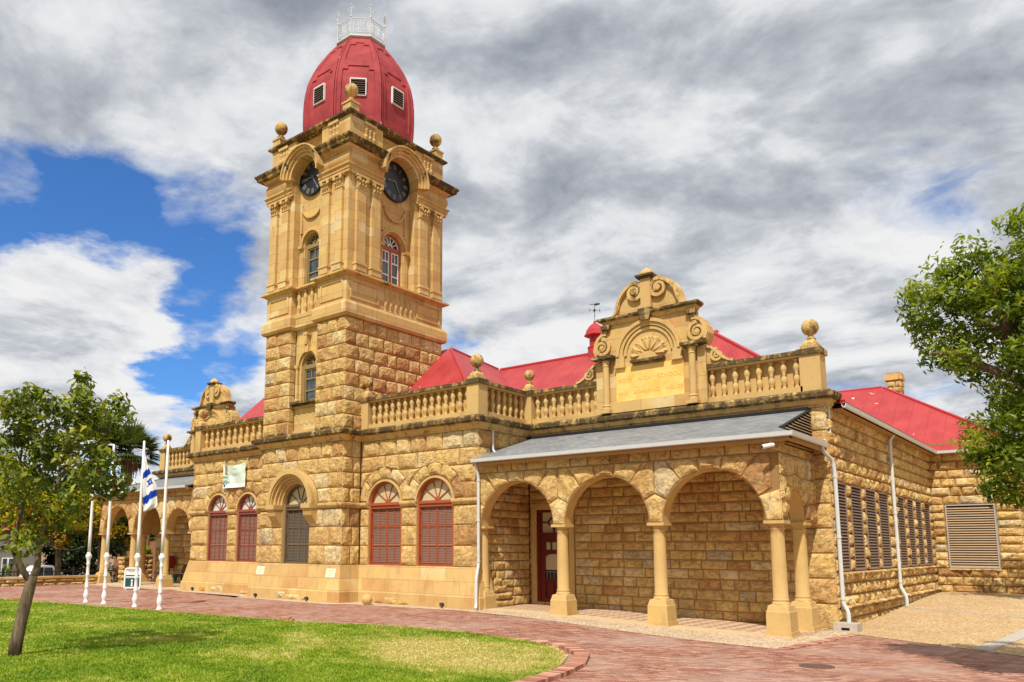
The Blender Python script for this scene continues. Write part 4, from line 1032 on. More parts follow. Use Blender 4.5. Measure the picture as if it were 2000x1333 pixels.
def arcade(cols, x_in, x_out, Y, side, ys_end, clip):
    """cols = supports from the bay outwards (first is the respond on the bay wall); side = +1 right wing, -1 left wing"""
    SPR, TOP, D = 2.88, 5.10, .5
    m = MB(); fr = front(Y); xs = sorted(cols); lo, hi = sorted((x_in, x_out))
    ops = []
    for a, b in zip(xs[:-1], xs[1:]): ops.append(((a + b) / 2, (b - a) / 2 - .22, SPR, SPR))
    arched_wall(m, fr, lo, hi, SPR, TOP, ops, n=-.04, depth=D - .04, mat=1, rmat=2)
    arched_wall(m, fr, lo, hi, SPR, TOP, ops, n=-D, depth=0.0, mat=2)
    T = 4.74
    for uc, h, s0, s1 in ops:
        L = max(lo, uc - h - .22) if uc - h - .3 > lo else lo; Rr = uc + h + .22 if uc + h + .3 < hi else hi
        def ro(a, uc=uc, L=L, Rr=Rr):
            c = math.cos(a); lim = (Rr - uc) / c if c > 1e-4 else ((L - uc) / c if c < -1e-4 else 9)
            s_ = math.sin(a); return min(lim, (T - SPR) / s_ if s_ > 1e-4 else 9)
        voussoirs(m, fr, uc, SPR, h + .01, 0, 0, ro=ro, edges=[R(x) for x in (27, 54, 78, 102, 126, 153)])
    for i, c in enumerate(xs):                          # pentagonal springers
        l = ops[i - 1] if i > 0 else None; r_ = ops[i] if i < len(ops) else None
        h = (l or r_)[1]; vt = h * math.sin(R(27)); pk = (h + .22) * math.tan(R(27))
        def f(s, t_, l=l, r_=r_, vt=vt, pk=pk):
            v = SPR + t_ * (vt + (pk - vt) * (1 - abs(2 * s - 1) if (l and r_) else (s if r_ is None else 1 - s)))
            vv = min(v, SPR + vt) - SPR
            a = l[0] + math.sqrt(max(0, l[1] ** 2 - vv ** 2)) if l else lo
            b = r_[0] - math.sqrt(max(0, r_[1] ** 2 - vv ** 2)) if r_ else hi
            return a + (b - a) * s, v
        block(m, fr, f, .5, vt, 'rock')
    course(m, fr, lo, hi, T, TOP, .75, (), 'smooth')
    # short side arch at the outer end
    y0, y1, y2 = Y, ys_end[0], ys_end[1]
    frs = right(x_out) if side > 0 else left_(x_out)
    uc = (y0 + .48 + y1) / 2; h = (y1 - y0 - .48) / 2; sp = SPR + .1
    if side < 0: uc = -uc
    u0, u1 = (y0, y2) if side > 0 else (-y2, -y0)
    arched_wall(m, frs, u0, u1, SPR, TOP, [(uc, h, SPR, sp)], n=-.04, depth=.42, mat=1, rmat=2)
    arched_wall(m, frs, u0, u1, SPR, TOP, [(uc, h, SPR, sp)], n=-.5, depth=0, mat=2)
    voussoirs(m, frs, uc, sp, h + .01, h + .45, 7)
    course(m, frs, u0, u1, T, TOP, .8, (), 'smooth'); course(m, frs, u0, u1, SPR + 1.25, T, .5, [(uc, h, SPR, sp, h + .45)], 'rock'); course(m, frs, u0, u1, SPR + .55, SPR + 1.25, .5, [(uc, h, SPR, sp, h + .45)], 'rock')
    course(m, frs, u0, u1, SPR, SPR + .55, .5, [(uc, h, SPR, sp, h + .45)], 'rock')
    aw = m.build('arcade_wall', ['rock', 'mortar', 'smooth'], B)
    pts = [(c, Y + .25, 0) for c in cols[1:]] + [(cols[0] + side * .12, Y + .28, 0), (x_out - side * .27, y1 + .18, 0)]
    for x, y, _ in pts:                                 # columns
        zb = gz(x, y) + .02
        c = MB(); c.lathe([(.235, .64), (.235, .68), (.205, .72), (.215, .77), (.192, .81), (.19, 1.6), (.178, 2.5), (.172, 2.62), (.195, 2.65), (.195, 2.68), (.172, 2.70), (.172, 2.76), (.22, 2.80)], (x, y, 0), 20)
        co = c.build('portico_column', ['smooth'], B, smooth=True); smooth_by_angle(co, 40)
        c = MB(); c.box(x - .27, x + .27, y - .27, y + .27, 2.80, 2.885); c.build('capital', ['smooth'], co)
        c = MB(); hb = .315
        c.box(x - hb - .03, x + hb + .03, y - hb - .03, y + hb + .03, zb - .3, zb + .13)
        c.lathe([(hb * 1.414, zb + .13), (hb * 1.414 * .97, .46), (hb * 1.414 * .92, .48), (.26 * 1.414, .62), (.25, .65)], (x, y, 0), 4, rotz=math.pi / 4)
        c.build('column_base', ['smooth'], co)
    return aw
def sstep(a, b, x):
    k = min(1, max(0, (x - a) / (b - a))); return k * k * (3 - 2 * k)
def gz(x, y):                                           # height of the ground
    z_ = -.20 * sstep(-16, -7.5, x) + .5 * sstep(24.5, 41, y) * sstep(-9, -6, x)
    return z_ - 1.2 * sstep(-46.5, -50, x) - .0
arcade([-17.42, -14.0, -10.6, -7.17], XB1, -6.92, YA, 1, (24.0, YWR), None)
arcade([-35.72, -38.5, -41.9, -45.3], XB0, -45.55, YA, -1, (24.4, YWL), None)

# wing walls behind the porches, with the end piers
d0, d1, dz0, dz1 = -16.98, -15.55, .08, 3.56
mb = MB(); fr = front(YWR)
for a, b, c, d in ((XB1, d0, -.3, 6.9), (d1, XR, -.3, 6.9), (d0, d1, dz1, 6.9), (d0, d1, -.3, dz0)): fbox(mb, fr, a, b, c, d, -.3, -.025, 1)
z = -.15
while z < 5.2:
    h = random.uniform(.27, .34); course(mb, fr, XB1, -7.35, z, z + h, .66, [((d0 + d1) / 2, (d1 - d0) / 2 + .24, dz0, dz1 + .05, .25)] if z > -.1 else (), 'squared', random.uniform(-.3, .3), .42); z += h
for k in range(9): rect_block(mb, front(YWR - .02), -7.35, XR, -.2 + k * .733, -.2 + (k + 1) * .733, 'rock')
fbox(mb, fr, d0 - .22, d0, dz0, dz1 + .22, -.2, .03, 2); fbox(mb, fr, d1, d1 + .22, dz0, dz1 + .22, -.2, .03, 2); fbox(mb, fr, d0, d1, dz1, dz1 + .22, -.2, .03, 2)
for k, (w0, w1) in enumerate(((.05, .95), (.08, .85), (.05, .62), (.1, .4))): rect_block(mb, right(XB1 + .10 - .015 * k), YB + .75 + w0 * .9, YB + .75 + w1 * 1.35, .02 + k * .26, .28 + k * .26, 'rock')
mb.build('wing_wall', ['rock', 'mortar', 'smooth'], B)
mb = MB(); fr = front(YWL)
fbox(mb, fr, XL, XB0, -.3, 6.9, -.3, -.025, 1); z = .0
while z < 5.2:
    h = random.uniform(.33, .42); course(mb, fr, -45.3, XB0, z, z + h, .85, (), 'squared', random.uniform(-.3, .3), .4); z += h
for k in range(9): rect_block(mb, fr, XL, -45.3, -.2 + k * .733, -.2 + (k + 1) * .733, 'rock')
fbox(mb, left_(XL), -41, -YWL, -.5, 6.9, -.3, -.02, 1)
mb.build('wing_wall', ['rock', 'mortar'], B)
# porch door
fr = front(YWR - .0); n = -.14
m = MB(); dm = (d0 + d1) / 2
fbox(m, fr, d0, d0 + .12, dz0, dz1, n - .05, n + .10); fbox(m, fr, d1 - .12, d1, dz0, dz1, n - .05, n + .10); fbox(m, fr, d0, d1, dz1 - .1, dz1, n - .05, n + .101); fbox(m, fr, d0 + .12, d1 - .12, 2.50, 2.70, n - .05, n + .11)
door = m.build('door', ['door_wood'], B)
m = MB(); fbox(m, fr, d0 + .12, d1 - .12, 2.70, dz1 - .1, n - .02, n)
m.build('transom_pane', ['frost'], door)
m = MB(); L, Rr, b_, t_ = d0 + .12, d1 - .12, 2.70, dz1 - .1; zc_ = (b_ + t_) / 2
dia = [(dm, zc_ + .25), (dm + .28, zc_), (dm, zc_ - .25), (dm - .28, zc_), (dm, zc_ + .25)]
for a, b in zip(dia[:-1], dia[1:]): ribbon(m, fr, [a, b], .05, n, n + .05)
for a, b in (((dm, zc_ + .25), (dm, t_)), ((dm, zc_ - .25), (dm, b_)), ((dm - .28, zc_), (L, zc_)), ((dm + .28, zc_), (Rr, zc_))): ribbon(m, fr, [a, b], .05, n, n + .05)
fbox(m, fr, L, L + .07, b_, t_, n, n + .06); fbox(m, fr, Rr - .07, Rr, b_, t_, n, n + .06)
m.build('transom_bars', ['door_wood'], door)
m = MB(); fbox(m, fr, d0 + .12, d1 - .12, dz0, 2.50, n - .03, n)
for a, b, c, d in ((L, L + .2, dz0, 2.5), (Rr - .2, Rr, dz0, 2.5), (L + .2, Rr - .2, 2.36, 2.5), (L + .2, Rr - .2, 1.92, 2.04), (L + .2, Rr - .2, .92, 1.0), (L + .2, Rr - .2, dz0, .3)): fbox(m, fr, a, b, c, d, n, n + .06)
for k in range(4): fbox(m, fr, L + .2 + (Rr - L - .4) * k / 3 - .02, L + .2 + (Rr - L - .4) * k / 3 + .02, 2.04, 2.36, n, n + .055)
fbox(m, fr, dm - .26, dm - .04, .36, .86, n, n + .04); fbox(m, fr, dm + .04, dm + .26, .36, .86, n, n + .04)
K = 12; cx_, hw_ = dm, (Rr - L - .4) / 2
m.add([fr(cx_ - hw_, 1.92, n + .055), fr(cx_ + hw_, 1.92, n + .055)] + [fr(cx_ + hw_ * math.cos(math.pi * k / K), 1.74 + .17 * math.sin(math.pi * k / K), n + .055) for k in range(K + 1)], [(0, 1) + tuple(range(2, K + 3))])
leaf = m.build('door_leaf', ['door_wood'], door)
m = MB(); fbox(m, fr, L + .2, Rr - .2, 1.32, 1.93, n, n + .012); 
for k in range(3): fbox(m, fr, L + .23 + (Rr - L - .4) * k / 3, L + .17 + (Rr - L - .4) * (k + 1) / 3, 2.06, 2.34, n, n + .012)
m.build('frosted_pane', ['frost'], leaf)
m = MB(); fbox(m, fr, L + .2, Rr - .2, 1.0, 1.32, n, n + .012)
for k in range(6): fbox(m, fr, L + .25 + k * .15, L + .265 + k * .15, 1.0, 1.27, n + .012, n + .03, 1)
fbox(m, fr, L + .2, Rr - .2, 1.235, 1.26, n + .012, n + .034, 1)
m.build('door_grille', ['iron', 'numeral'], leaf)

# porch roofs, ceilings, floors
def porch_roof(x_in, x_out, Yw, side):
    ye, ze, zt = YA - .42, 5.22, 6.33
    xo = x_out + side * .40; xg = x_out - side * .05
    yt = Yw - .02; zz = lambda y: ze + (zt - ze) * (y - ye) / (yt - ye)
    m = MB(); yk = 22.2; zs_ = zz(yk)
    P = [(x_in, ye, ze), (xo, ye, ze), (xg, yk, zs_), (xg, yt, zt), (x_in, yt, zt)]
    lower = [(x, y, z_ - .07) for x, y, z_ in P]
    m.add(P + lower, [(0, 1, 2, 3, 4), (9, 8, 7, 6, 5), (0, 5, 6, 1), (1, 6, 7, 2), (2, 7, 8, 3), (4, 9, 5, 0)])
    ysd = yt - .9
    Q = [(xo, ye, ze), (xo, ysd + .9, ze), (xg, ysd + .9, zs_), (xg, yk, zs_)]
    m.add(Q, [(0, 1, 2, 3)]); m.add([(xo, ye, ze - .07), (xo, yt, ze - .07), (x_in, yt, ze - .07), (x_in, ye, ze - .07)], [(0, 1, 2, 3)], 1)
    r = m.build('porch_roof', ['slate', 'fascia'], B)
    m = MB()                                            # small louvred gablet at the end
    X = xg + side * .01
    m.add([(X, yk, zs_), (X, yt, zs_), (X, yt, zt - .02)], [(0, 1, 2)], 1)
    for k in range(9):
        z0 = zs_ + .06 + k * (zt - zs_ - .1) / 9; ya = yk + (yt - yk) * (z0 + .04 - zs_) / (zt - zs_) + .08
        m.obox(((X + side * .03), (ya + yt) / 2, z0), Vector((0, 1, 0)), Vector((side * .7, 0, -.7)), Vector((side * .7, 0, .7)), (yt - ya) / 2, .045, .006)
    m.tube([(X + side * .03, yk - .05, zs_), (X + side * .03, yt, zt)], .035, 6, 2); m.tube([(X + side * .03, yk - .05, zs_ + .02), (X + side * .03, yt, zs_ + .02)], .03, 6, 2)
    m.build('gablet_louvre', ['slat_pale', 'dark', 'iron'], r)
    m = MB(); m.box(min(x_in, xg), max(x_in, xg), yt - .16, yt + .0, zt - .03, zt + .06); m.build('flashing', ['tar'], r)
    m = MB()                                            # fascia board and gutter
    a, b = sorted((x_in, x_out + side * .36)); 
    m.box(a, b, ye + .10, ye + .14, ze - .24, ze - .02, 1); m.box(min(x_out + side * .32, x_out + side * .36), max(x_out + side * .32, x_out + side * .36), ye + .14, yt - .4, ze - .24, ze - .02, 1)
    m.box(a, b, ye + .14, YA - .01, ze - .16, ze - .12, 1)
    gp = [(.0, -.0), (.02, -.09), (.07, -.13), (.12, -.11), (.14, .0), (.125, .0), (.11, -.09), (.07, -.11), (.03, -.08), (.015, 0)]
    pth = [(x_in, ye + .08), (x_out + side * .38, ye + .08), (x_out + side * .38, yt - .3)]
    if side < 0: pth = pth[::-1]
    m.sweep(pth, [(o_, ze + z_) for o_, z_ in gp], 0)
    m.build('gutter', ['gutter', 'fascia'], r)
    m = MB(); a, b = sorted((x_in, x_out - side * .0)); m.box(a, b, YA + .5, Yw, 4.98, 5.02); m.build('porch_ceiling', ['fascia'], r)
    m = MB(); a, b = sorted((x_in, x_out + side * .12)); n = 10
    for k in range(n):
        xa, xb = a + (b - a) * k / n, a + (b - a) * (k + 1) / n; za, zb_ = gz(xa, YA) + .035, gz(xb, YA) + .035
        for y0, y1, mt in ((YA - .14, YA + .58, 0), (YA + .58, Yw, 1)):
            m.add([(xa, y0, za), (xb, y0, zb_), (xb, y1, zb_), (xa, y1, za)], [(0, 1, 2, 3)], mt)
        m.add([(xa, YA - .14, za - .3), (xb, YA - .14, zb_ - .3), (xb, YA - .14, zb_), (xa, YA - .14, za)], [(0, 1, 2, 3)], 0)
    for x_, z_ in ((a, gz(a, YA) + .035), (b, gz(b, YA) + .035)): m.add([(x_, YA - .14, z_ - .4), (x_, Yw, z_ - .4), (x_, Yw, z_), (x_, YA - .14, z_)], [(0, 1, 2, 3)], 0)
    m.build('porch_floor', ['creamslab', 'tiles'], B)
porch_roof(XB1, -6.92, YWR, 1); porch_roof(XB0, -45.55, YWL, -1)

# ---- side wall of the right wing with its tall louvres
LV = [(25.34, 26.6), (27.14, 28.47), (28.99, 30.4), (30.86, 32.26), (33.77, 35.04), (35.6, 36.78), (37.3, 38.46), (39.0, 40.3)]
LZ0, LZ1 = 1.46, 4.15
mb = MB(); fr = right(XR)
fbox(mb, fr, YWR, YF, -.5, LZ0, -.3, -.04, 1); fbox(mb, fr, YWR, YF, LZ1, 6.9, -.3, -.04, 1)
ed = [YWR] + [q for p in LV for q in p] + [YF]
for k in range(0, len(ed), 2): fbox(mb, fr, ed[k], ed[k + 1], LZ0, LZ1, -.3, -.04, 1)
ops = [((a + b) / 2, (b - a) / 2 + .02, LZ0, LZ1, 0) for a, b in LV]
zs_ = [-.3, .06, .40, .75, 1.10, LZ0] + [LZ0 + (LZ1 - LZ0) * k / 7 for k in range(1, 8)] + [LZ1 + (6.42 - LZ1) * k / 6 for k in range(1, 7)]
for k in range(len(zs_) - 1): course(mb, fr, YWR, YF, zs_[k], zs_[k + 1], .62, ops, 'rubble', .22 if k % 2 else -.22, .38)
for k in range(24):
    u = YWR + .1 + k * (YF - YWR - .1) / 24; rect_block(mb, right(XR + .10), u, u + (YF - YWR - .1) / 24, .36, .50, 'rubble')
    rect_block(mb, right(XR + .06), u, u + (YF - YWR - .1) / 24, LZ0 - .13, LZ0, 'rubble')
mb.build('side_wall', ['rock', 'mortar'], B)
def louvres(fr, u0, u1, v0, v1, n, slat, fcol, pitch=.095, nm='louvre_window'):
    m = MB(); wd = .05
    for a, b, c, d in ((u0, u0 + wd, v0, v1), (u1 - wd, u1, v0, v1), (u0 + wd, u1 - wd, v0, v0 + wd), (u0 + wd, u1 - wd, v1 - wd, v1)): fbox(m, fr, a, b, c, d, n - .05, n + .05)
    fbox(m, fr, u0, u1, v0, v1, n - .12, n - .06, 1)
    o = m.build(nm, [fcol, 'dark'], B)
    m = MB(); z_ = v0 + wd + .03
    while z_ < v1 - wd - .02:
        m.add([fr(u0 + wd, z_ - .03, n + .03), fr(u1 - wd, z_ - .03, n + .03), fr(u1 - wd, z_ + .035, n - .03), fr(u0 + wd, z_ + .035, n - .03), fr(u0 + wd, z_ - .042, n + .03), fr(u1 - wd, z_ - .042, n + .03), fr(u1 - wd, z_ + .023, n - .03), fr(u0 + wd, z_ + .023, n - .03)],
              [(0, 1, 2, 3), (7, 6, 5, 4), (4, 5, 1, 0)], 0, random.random()); z_ += pitch
    m.build('slats', [slat], o)
    return o
for a, b in LV: louvres(right(XR), a + .01, b - .01, LZ0 + .01, LZ1 - .01, -.0, 'slat_dark', 'slat_dark')
# far wing
FX = -3.25
mb = MB(); fr = front(YF); lop = [(-5.06, .94, 1.33, 4.12, 0)]
for a, b, c, d in ((XR - .1, -6.0, -.5, 6.9), (-4.12, FX, -.5, 6.9), (-6.0, -4.12, -.5, 1.33), (-6.0, -4.12, 4.12, 6.9)): fbox(mb, fr, a, b, c, d, -.3, -.04, 1)
zf_ = [-.1, .26, .60, .96, 1.33] + [1.33 + 2.79 * k / 8 for k in range(1, 9)] + [4.12 + 2.3 * k / 6 for k in range(1, 7)]
for k in range(len(zf_) - 1):
    course(mb, fr, XR, FX, zf_[k], zf_[k + 1], .72, lop, 'rubble' if k % 3 else 'rock', .2 if k % 2 else -.2, .4)
    course(mb, right(FX), YF, YF + 9, zf_[k], zf_[k + 1], .8, [(YF + 1.5, .6, 1.33, 4.12, 0)], 'rock', .2 if k % 2 else -.2, .4)
fbox(mb, right(FX), YF, YF + 9, -.5, 6.9, -.3, -.045, 1)
rect_block(mb, front(YF - .06), -6.05, -4.07, 1.2, 1.33, 'rock')
mb.build('side_wall', ['rock', 'mortar'], B)
louvres(front(YF), -5.98, -4.14, 1.35, 4.10, 0, 'slat_pale', 'frame_pale', .105)
louvres(right(FX), YF + .95, YF + 2.05, 1.35, 4.1, .0, 'slat_dark', 'slat_dark')

# ---- red roofs
def roof(name, polys, mat, extra=None):
    m = MB()
    for P in polys: m.add(P, [tuple(range(len(P)))])
    return m.build(name, [mat], B)
E_ = 6.50; xr0, xr1, rz = -17.2, XR + .45, 10.70; rx = -11.8; ry0 = 29.5; ryb = 46.2
roof('roof_slope', [[(xr1, YWR + .45, E_), (xr1, YF + .0, E_), (rx, ryb, rz), (rx, ry0, rz)]], 'roof_y')
roof('roof_slope', [[(xr0, YWR + .45, E_), (xr1, YWR + .45, E_), (rx, ry0, rz)]], 'roof_x')
roof('roof_slope', [[(rx, ry0, rz), (rx, ryb, rz), (xr0, 40, E_), (xr0, YWR + .45, E_)]], 'roof_y')
fxe, fye = FX + .45, YF - .4
roof('roof_slope', [[(xr1 - .01, fye, E_ - .03), (fxe, fye, E_ - .03), (-9.1, ryb, rz - .03), (rx, ryb, rz)]], 'roof_x')
roof('roof_slope', [[(fxe, fye, E_ - .03), (fxe, 52, E_ - .03), (-9.1, ryb, rz - .03)]], 'roof_y')
# main range behind the tower
roof('roof_slope', [[(-40.2, 26, 7.0), (xr0 + .6, 26, 7.0), (rx, 31, 10.95), (-40.2, 31, 10.95)]], 'roof_x')
for (x0, x1, xa, ya) in ((XT1 - .0, XB1, XT1 + .25, 27.3), (XB0, XT0, XT0 - .6, 27.3)):
    roof('roof_slope', [[(x0 - .3, YB + .55, 7.0), (x1 - .3, YB + .55, 7.0), (xa, ya, 11.35), (x0 - .3, ya, 11.35)]], 'roof_x')
roof('roof_slope', [[(XB1 - .3, YB + .55, 7.0), (XB1 - .3, 31, 7.0), (XT1 + .25, 31, 11.0), (XT1 + .25, 27.3, 11.35)]], 'roof_y')
xl0, xl1, lx = XL - .3, -35.6, -40.4
roof('roof_slope', [[(lx, 30, rz), (lx, 41, rz), (xl1, 41, E_), (xl1, YWL + .45, E_)][::-1]], 'roof_y')
roof('roof_slope', [[(xl0, YWL + .45, E_), (xl1, YWL + .45, E_), (lx, 30, rz)]], 'roof_x')
roof('roof_slope', [[(xl0, YWL + .45, E_), (lx, 30, rz), (lx, 41, rz), (xl0, 41, E_)]], 'roof_y')
m = MB()
for a, b in (((rx, ry0, rz), (rx, ryb, rz)), ((xr1, YWR + .45, E_), (rx, ry0, rz)), ((rx, ryb, rz - .03), (-9.1, ryb, rz - .03)), ((-9.1, ryb, rz - .03), (fxe, fye, E_)), ((XT1 + .25, 27.3, 11.35), (XB1 - .3, YB + .55, 7.0)), ((XT1 + .25, 27.3, 11.35), (XT1 + .25, 31, 11.0)), ((XT1 + .25, 31, 10.97), (rx, 31, 10.95))):
    a, b = Vector(a), Vector(b); m.tube([a.lerp(b, .012), b.lerp(a, .012)], .075, 6)
m.build('ridge_capping', ['redplain'], B)
m = MB()                                                # eaves gutter and boxed eaves of the side wall
gp = [(.0, -.0), (.02, -.09), (.07, -.13), (.12, -.11), (.14, .0), (.12, .0), (.10, -.08), (.06, -.1), (.02, -.05), (0, 0)]
m.sweep([(XR + .40, YWR + .4), (XR + .40, YF - .42), (FX + .42, YF - .42)][::-1], [(-o_ + .06, E_ - .02 + z_) for o_, z_ in gp][::-1])
m.box(XR, XR + .36, YWR + .56, YF - .3, E_ - .16, E_ - .13, 1); m.box(XR + .33, XR + .36, YWR + .5, YF - .4, E_ - .16, E_ + .0, 1)
m.box(XR, FX + .36, YF - .36, YF, E_ - .17, E_ - .135, 1); m.box(XR + .3, FX + .38, YF - .37, YF - .34, E_ - .16, E_, 1)
m.build('eaves_gutter', ['gutter', 'fascia'], B)
def pipe(pts, rad=.045, nm='downpipe', mat='pipe', brackets=True):
    m = MB(); P = [Vector(p) for p in pts]; Q = []
    for i, p in enumerate(P):                           # rounded bends
        if 0 < i < len(P) - 1:
            a = (P[i - 1] - p).normalized(); b = (P[i + 1] - p).normalized()
            Q += [p + a * min(.10, (P[i - 1] - p).length * .4), p + (a + b) * .025, p + b * min(.10, (P[i + 1] - p).length * .4)]
        else: Q.append(p)
    m.tube(Q, rad, 10)
    for a, b in zip(P[:-1], P[1:]):
        if (b - a).length > 1.2:
            for k in (.04, .5, .96): c = a.lerp(b, k); d = (b - a).normalized() * .035; m.tube([c - d, c + d], rad * 1.25, 10)
    return m.build(nm, [mat], B, smooth=False)
pipe([(XB1 + .10, YB - .28, 5.12), (XB1 + .10, YB - .28, 4.98), (XB1 + .12, YB - .16, 4.6), (XB1 + .12, YB - .16, 1.55), (XB1 + .16, YB - .34, 1.05), (XB1 + .20, YB - .40, .14), (XB1 + .26, YB - .52, .05)], .055)
pipe([(XB1 + .10, YB + .72, 6.36), (XB1 + .10, YB + .72, 5.66), (XB1 + .2, YB + .72, 5.55)], .04, mat='gutter')
pipe([(-6.52, 24.55, 5.14), (-6.52, 24.55, 5.0), (XR + .12, 25.0, 4.72), (XR + .15, 25.05, 4.4), (XR + .15, 25.05, .55), (XR + .27, 25.05, .35), (XR + .27, 25.05, -.05)], .058)
pipe([(XR + .30, 32.85, 6.38), (XR + .14, 32.85, 6.15), (XR + .14, 32.85, .75), (XR + .30, 32.85, .45), (XR + .30, 32.85, .12)], .058)
pipe([(XR + .05, YWR + .15, 6.4), (XR + .05, YWR + .15, 5.45), (XR - .1, YWR - .05, 5.35)], .025, mat='gutter')
# chimney and roof ventilator
m = MB(); cx_, cy_ = -8.75, 47.6
for k in range(7):
    for fr, a in ((front(cy_ - .35), cx_ - .35), (right(cx_ + .35), cy_ - .35)): course(m, fr, a, a + .7, 9.2 + k * .32, 9.52 + k * .32, .45, (), 'squared', .2 if k % 2 else 0)
m.box(cx_ - .33, cx_ + .33, cy_ - .33, cy_ + .33, 9, 11.6, 1); m.box(cx_ - .42, cx_ + .42, cy_ - .42, cy_ + .42, 11.2, 11.36, 0, .6); m.box(cx_ - .39, cx_ + .39, cy_ - .39, cy_ + .39, 11.36, 11.55, 2, .4)
m.build('chimney', ['halfweather', 'mortar', 'halfweather'], B)
m = MB(); vx, vy = -17.62, 31.0
m.lathe([(.36, 10.6), (.34, 11.15), (.36, 11.18), (.36, 11.24), (.26, 11.26), (.26, 11.72), (.34, 11.78)], (vx, vy, 0), 8, rotz=math.pi / 8)
m.lathe([(.50, 11.76), (.50, 11.82), (.44, 11.86), (.40, 12.02), (.29, 12.2), (.13, 12.33), (.06, 12.38), (.06, 12.46), (.001, 12.48)], (vx, vy, 0), 8, rotz=math.pi / 8)
vent = m.build('roof_ventilator', ['redplain'], B)
m = MB(); m.tube([(vx, vy, 12.4), (vx, vy, 13.3)], .012, 6)
d1_, d2_ = Vector((.74, .67, 0)), Vector((-.67, .74, 0))
for d in (d1_, d2_): m.tube([Vector((vx, vy, 12.98)) - d * .22, Vector((vx, vy, 12.98)) + d * .3], .009, 5)
for s_ in (-1, 1):
    for o_ in (-1, 1): c = Vector((vx, vy, 12.98)) + d1_ * .22 * s_; m.tube([c, c + Vector((0, 0, .1 * o_)) + d1_ * .04 * s_], .010, 5)
m.lathe([(.001, 12.9), (.05, 12.95), (.05, 13.0), (.001, 13.05)], (vx, vy, 0), 8); m.lathe([(.001, 12.68), (.035, 12.71), (.001, 12.76)], (vx, vy, 0), 8)
m.tube([Vector((vx, vy, 13.25)) - d1_ * .22, Vector((vx, vy, 13.25)) + d1_ * .12], .013, 5)
m.add([Vector((vx, vy, 13.19)) + d1_ * .02, Vector((vx, vy, 13.25)) + d1_ * .24, Vector((vx, vy, 13.33)) + d1_ * .26, Vector((vx, vy, 13.31)) + d1_ * .04, Vector((vx, vy, 13.25)) + d1_ * .02], [(0, 1, 2, 3, 4)])
m.build('weather_vane', ['iron'], vent)
# unseen solid backs added so that no light leaks through the building
m = MB(); m.box(XB1 - .3, XR - .3, YWR + .3, YF, -.4, 6.4); m.box(XB0 + .35, XB1 - .35, YB + .6, 34, -.4, 6.4); m.box(XL + .3, XB0, YWL + .3, 40.8, -.4, 6.4)
m.build('light_block_core', ['dark'], B)
# plaques on the plinth
for u, v in ((-28.42, 1.13), (-23.86, 1.12)):
    m = MB(); f = (lambda a, b, n: Vector((a, YT0 - .205 - n + (b - .46) * .217, b))); fbox(m, f, u - .27, u + .27, v - .17, v + .17, -.03, .03); pq = m.build('plaque', ['plaque'], B)
    for k in range(4):
        m = MB(); wl = (.17, .21, .19, .12)[k]; fbox(m, f, u - wl, u + wl, v + .09 - k * .065, v + .112 - k * .065, .03, .034); m.build('engraved_line', ['sign_letter'], pq)

# ================================================================== ground
def sheet(name, poly, off, mat, cuts=1.0, kind='structure', hf=None):
    bm = bmesh.new(); f = bm.faces.new([bm.verts.new((x, y, 0)) for x, y in poly]); bmesh.ops.triangulate(bm, faces=[f])
    xs = [p[0] for p in poly]; ys = [p[1] for p in poly]
    def cut(lo, hi, axis, marks):
        for c in marks:
            if lo < c < hi:
                n = [0, 0, 0]; n[axis] = 1; co = [0, 0, 0]; co[axis] = c
                bmesh.ops.bisect_plane(bm, geom=bm.verts[:] + bm.edges[:] + bm.faces[:], plane_co=co, plane_no=n)
    cut(min(xs), max(xs), 0, [-50 + .5 * k for k in range(9)] + [-46.5 + .25] + [-17 + k for k in range(12)] + [-5.7])
    cut(min(ys), max(ys), 1, [24 + 1.5 * k for k in range(13)])
    for v in bm.verts: v.co.z = (hf or gz)(v.co.x, v.co.y) + off
    bmesh.ops.recalc_face_normals(bm, faces=bm.faces[:])
    for f in bm.faces:
        if f.normal.z < 0: f.normal_flip()
    me = bpy.data.meshes.new(name); bm.to_mesh(me); bm.free(); me.materials.append(M[mat])
    o = bpy.data.objects.new(name, me); link(o, None, (0, 0, 0)); return tag(o, kind=kind)
sheet('ground', [(-900, -300), (900, -300), (900, 900), (-900, 900)], -.03, 'soil')
sheet('brick_paving', [(-46, -25), (25, -25), (25, 24), (-46, 24)], -.004, 'paving')
sheet('street', [(-66, -80), (-52, -80), (-52, 120), (-66, 120)], .18, 'street')
sheet('gravel_border', [(-36.5, 21.4), (-34.2, 20.75), (-29.4, 20.6), (-29.0, 20.05), (-23, 19.95), (-22.5, 20.5), (-17.5, 21.05), (-15.8, 20.75), (-6.2, 19.35), (-5.75, 24.1), (-6.4, 25.4), (-36.5, 25.4)], .004, 'gravel')
sheet('gravel_border', [(-46.3, 20.9), (-36.5, 20.9), (-36.5, 25.8), (-46.3, 25.8)], .003, 'gravel')
sheet('gravel_yard', [(-5.75, 24.1), (-2.2, 21.9), (9, 15), (25, 15), (25, 60), (-6.55, 60), (-6.55, 25.2)], .006, 'sandgravel')
LAWN = [(-46, 11.9), (-34.9, 12.9), (-29, 13.5), (-24.4, 14.0), (-21.5, 14.35), (-19.1, 14.65), (-18.4, 14.55), (-15.5, 15.6), (-13.2, 16.1), (-11.4, 16.15), (-10.2, 15.75), (-9.3, 14.9), (-8.75, 13.8), (-8.4, 12.6), (-8.2, 11.3), (-8.2, 9), (-8.9, 4), (-14, -6), (-46, -6)]
sheet('lawn', LAWN, .014, 'lawn')
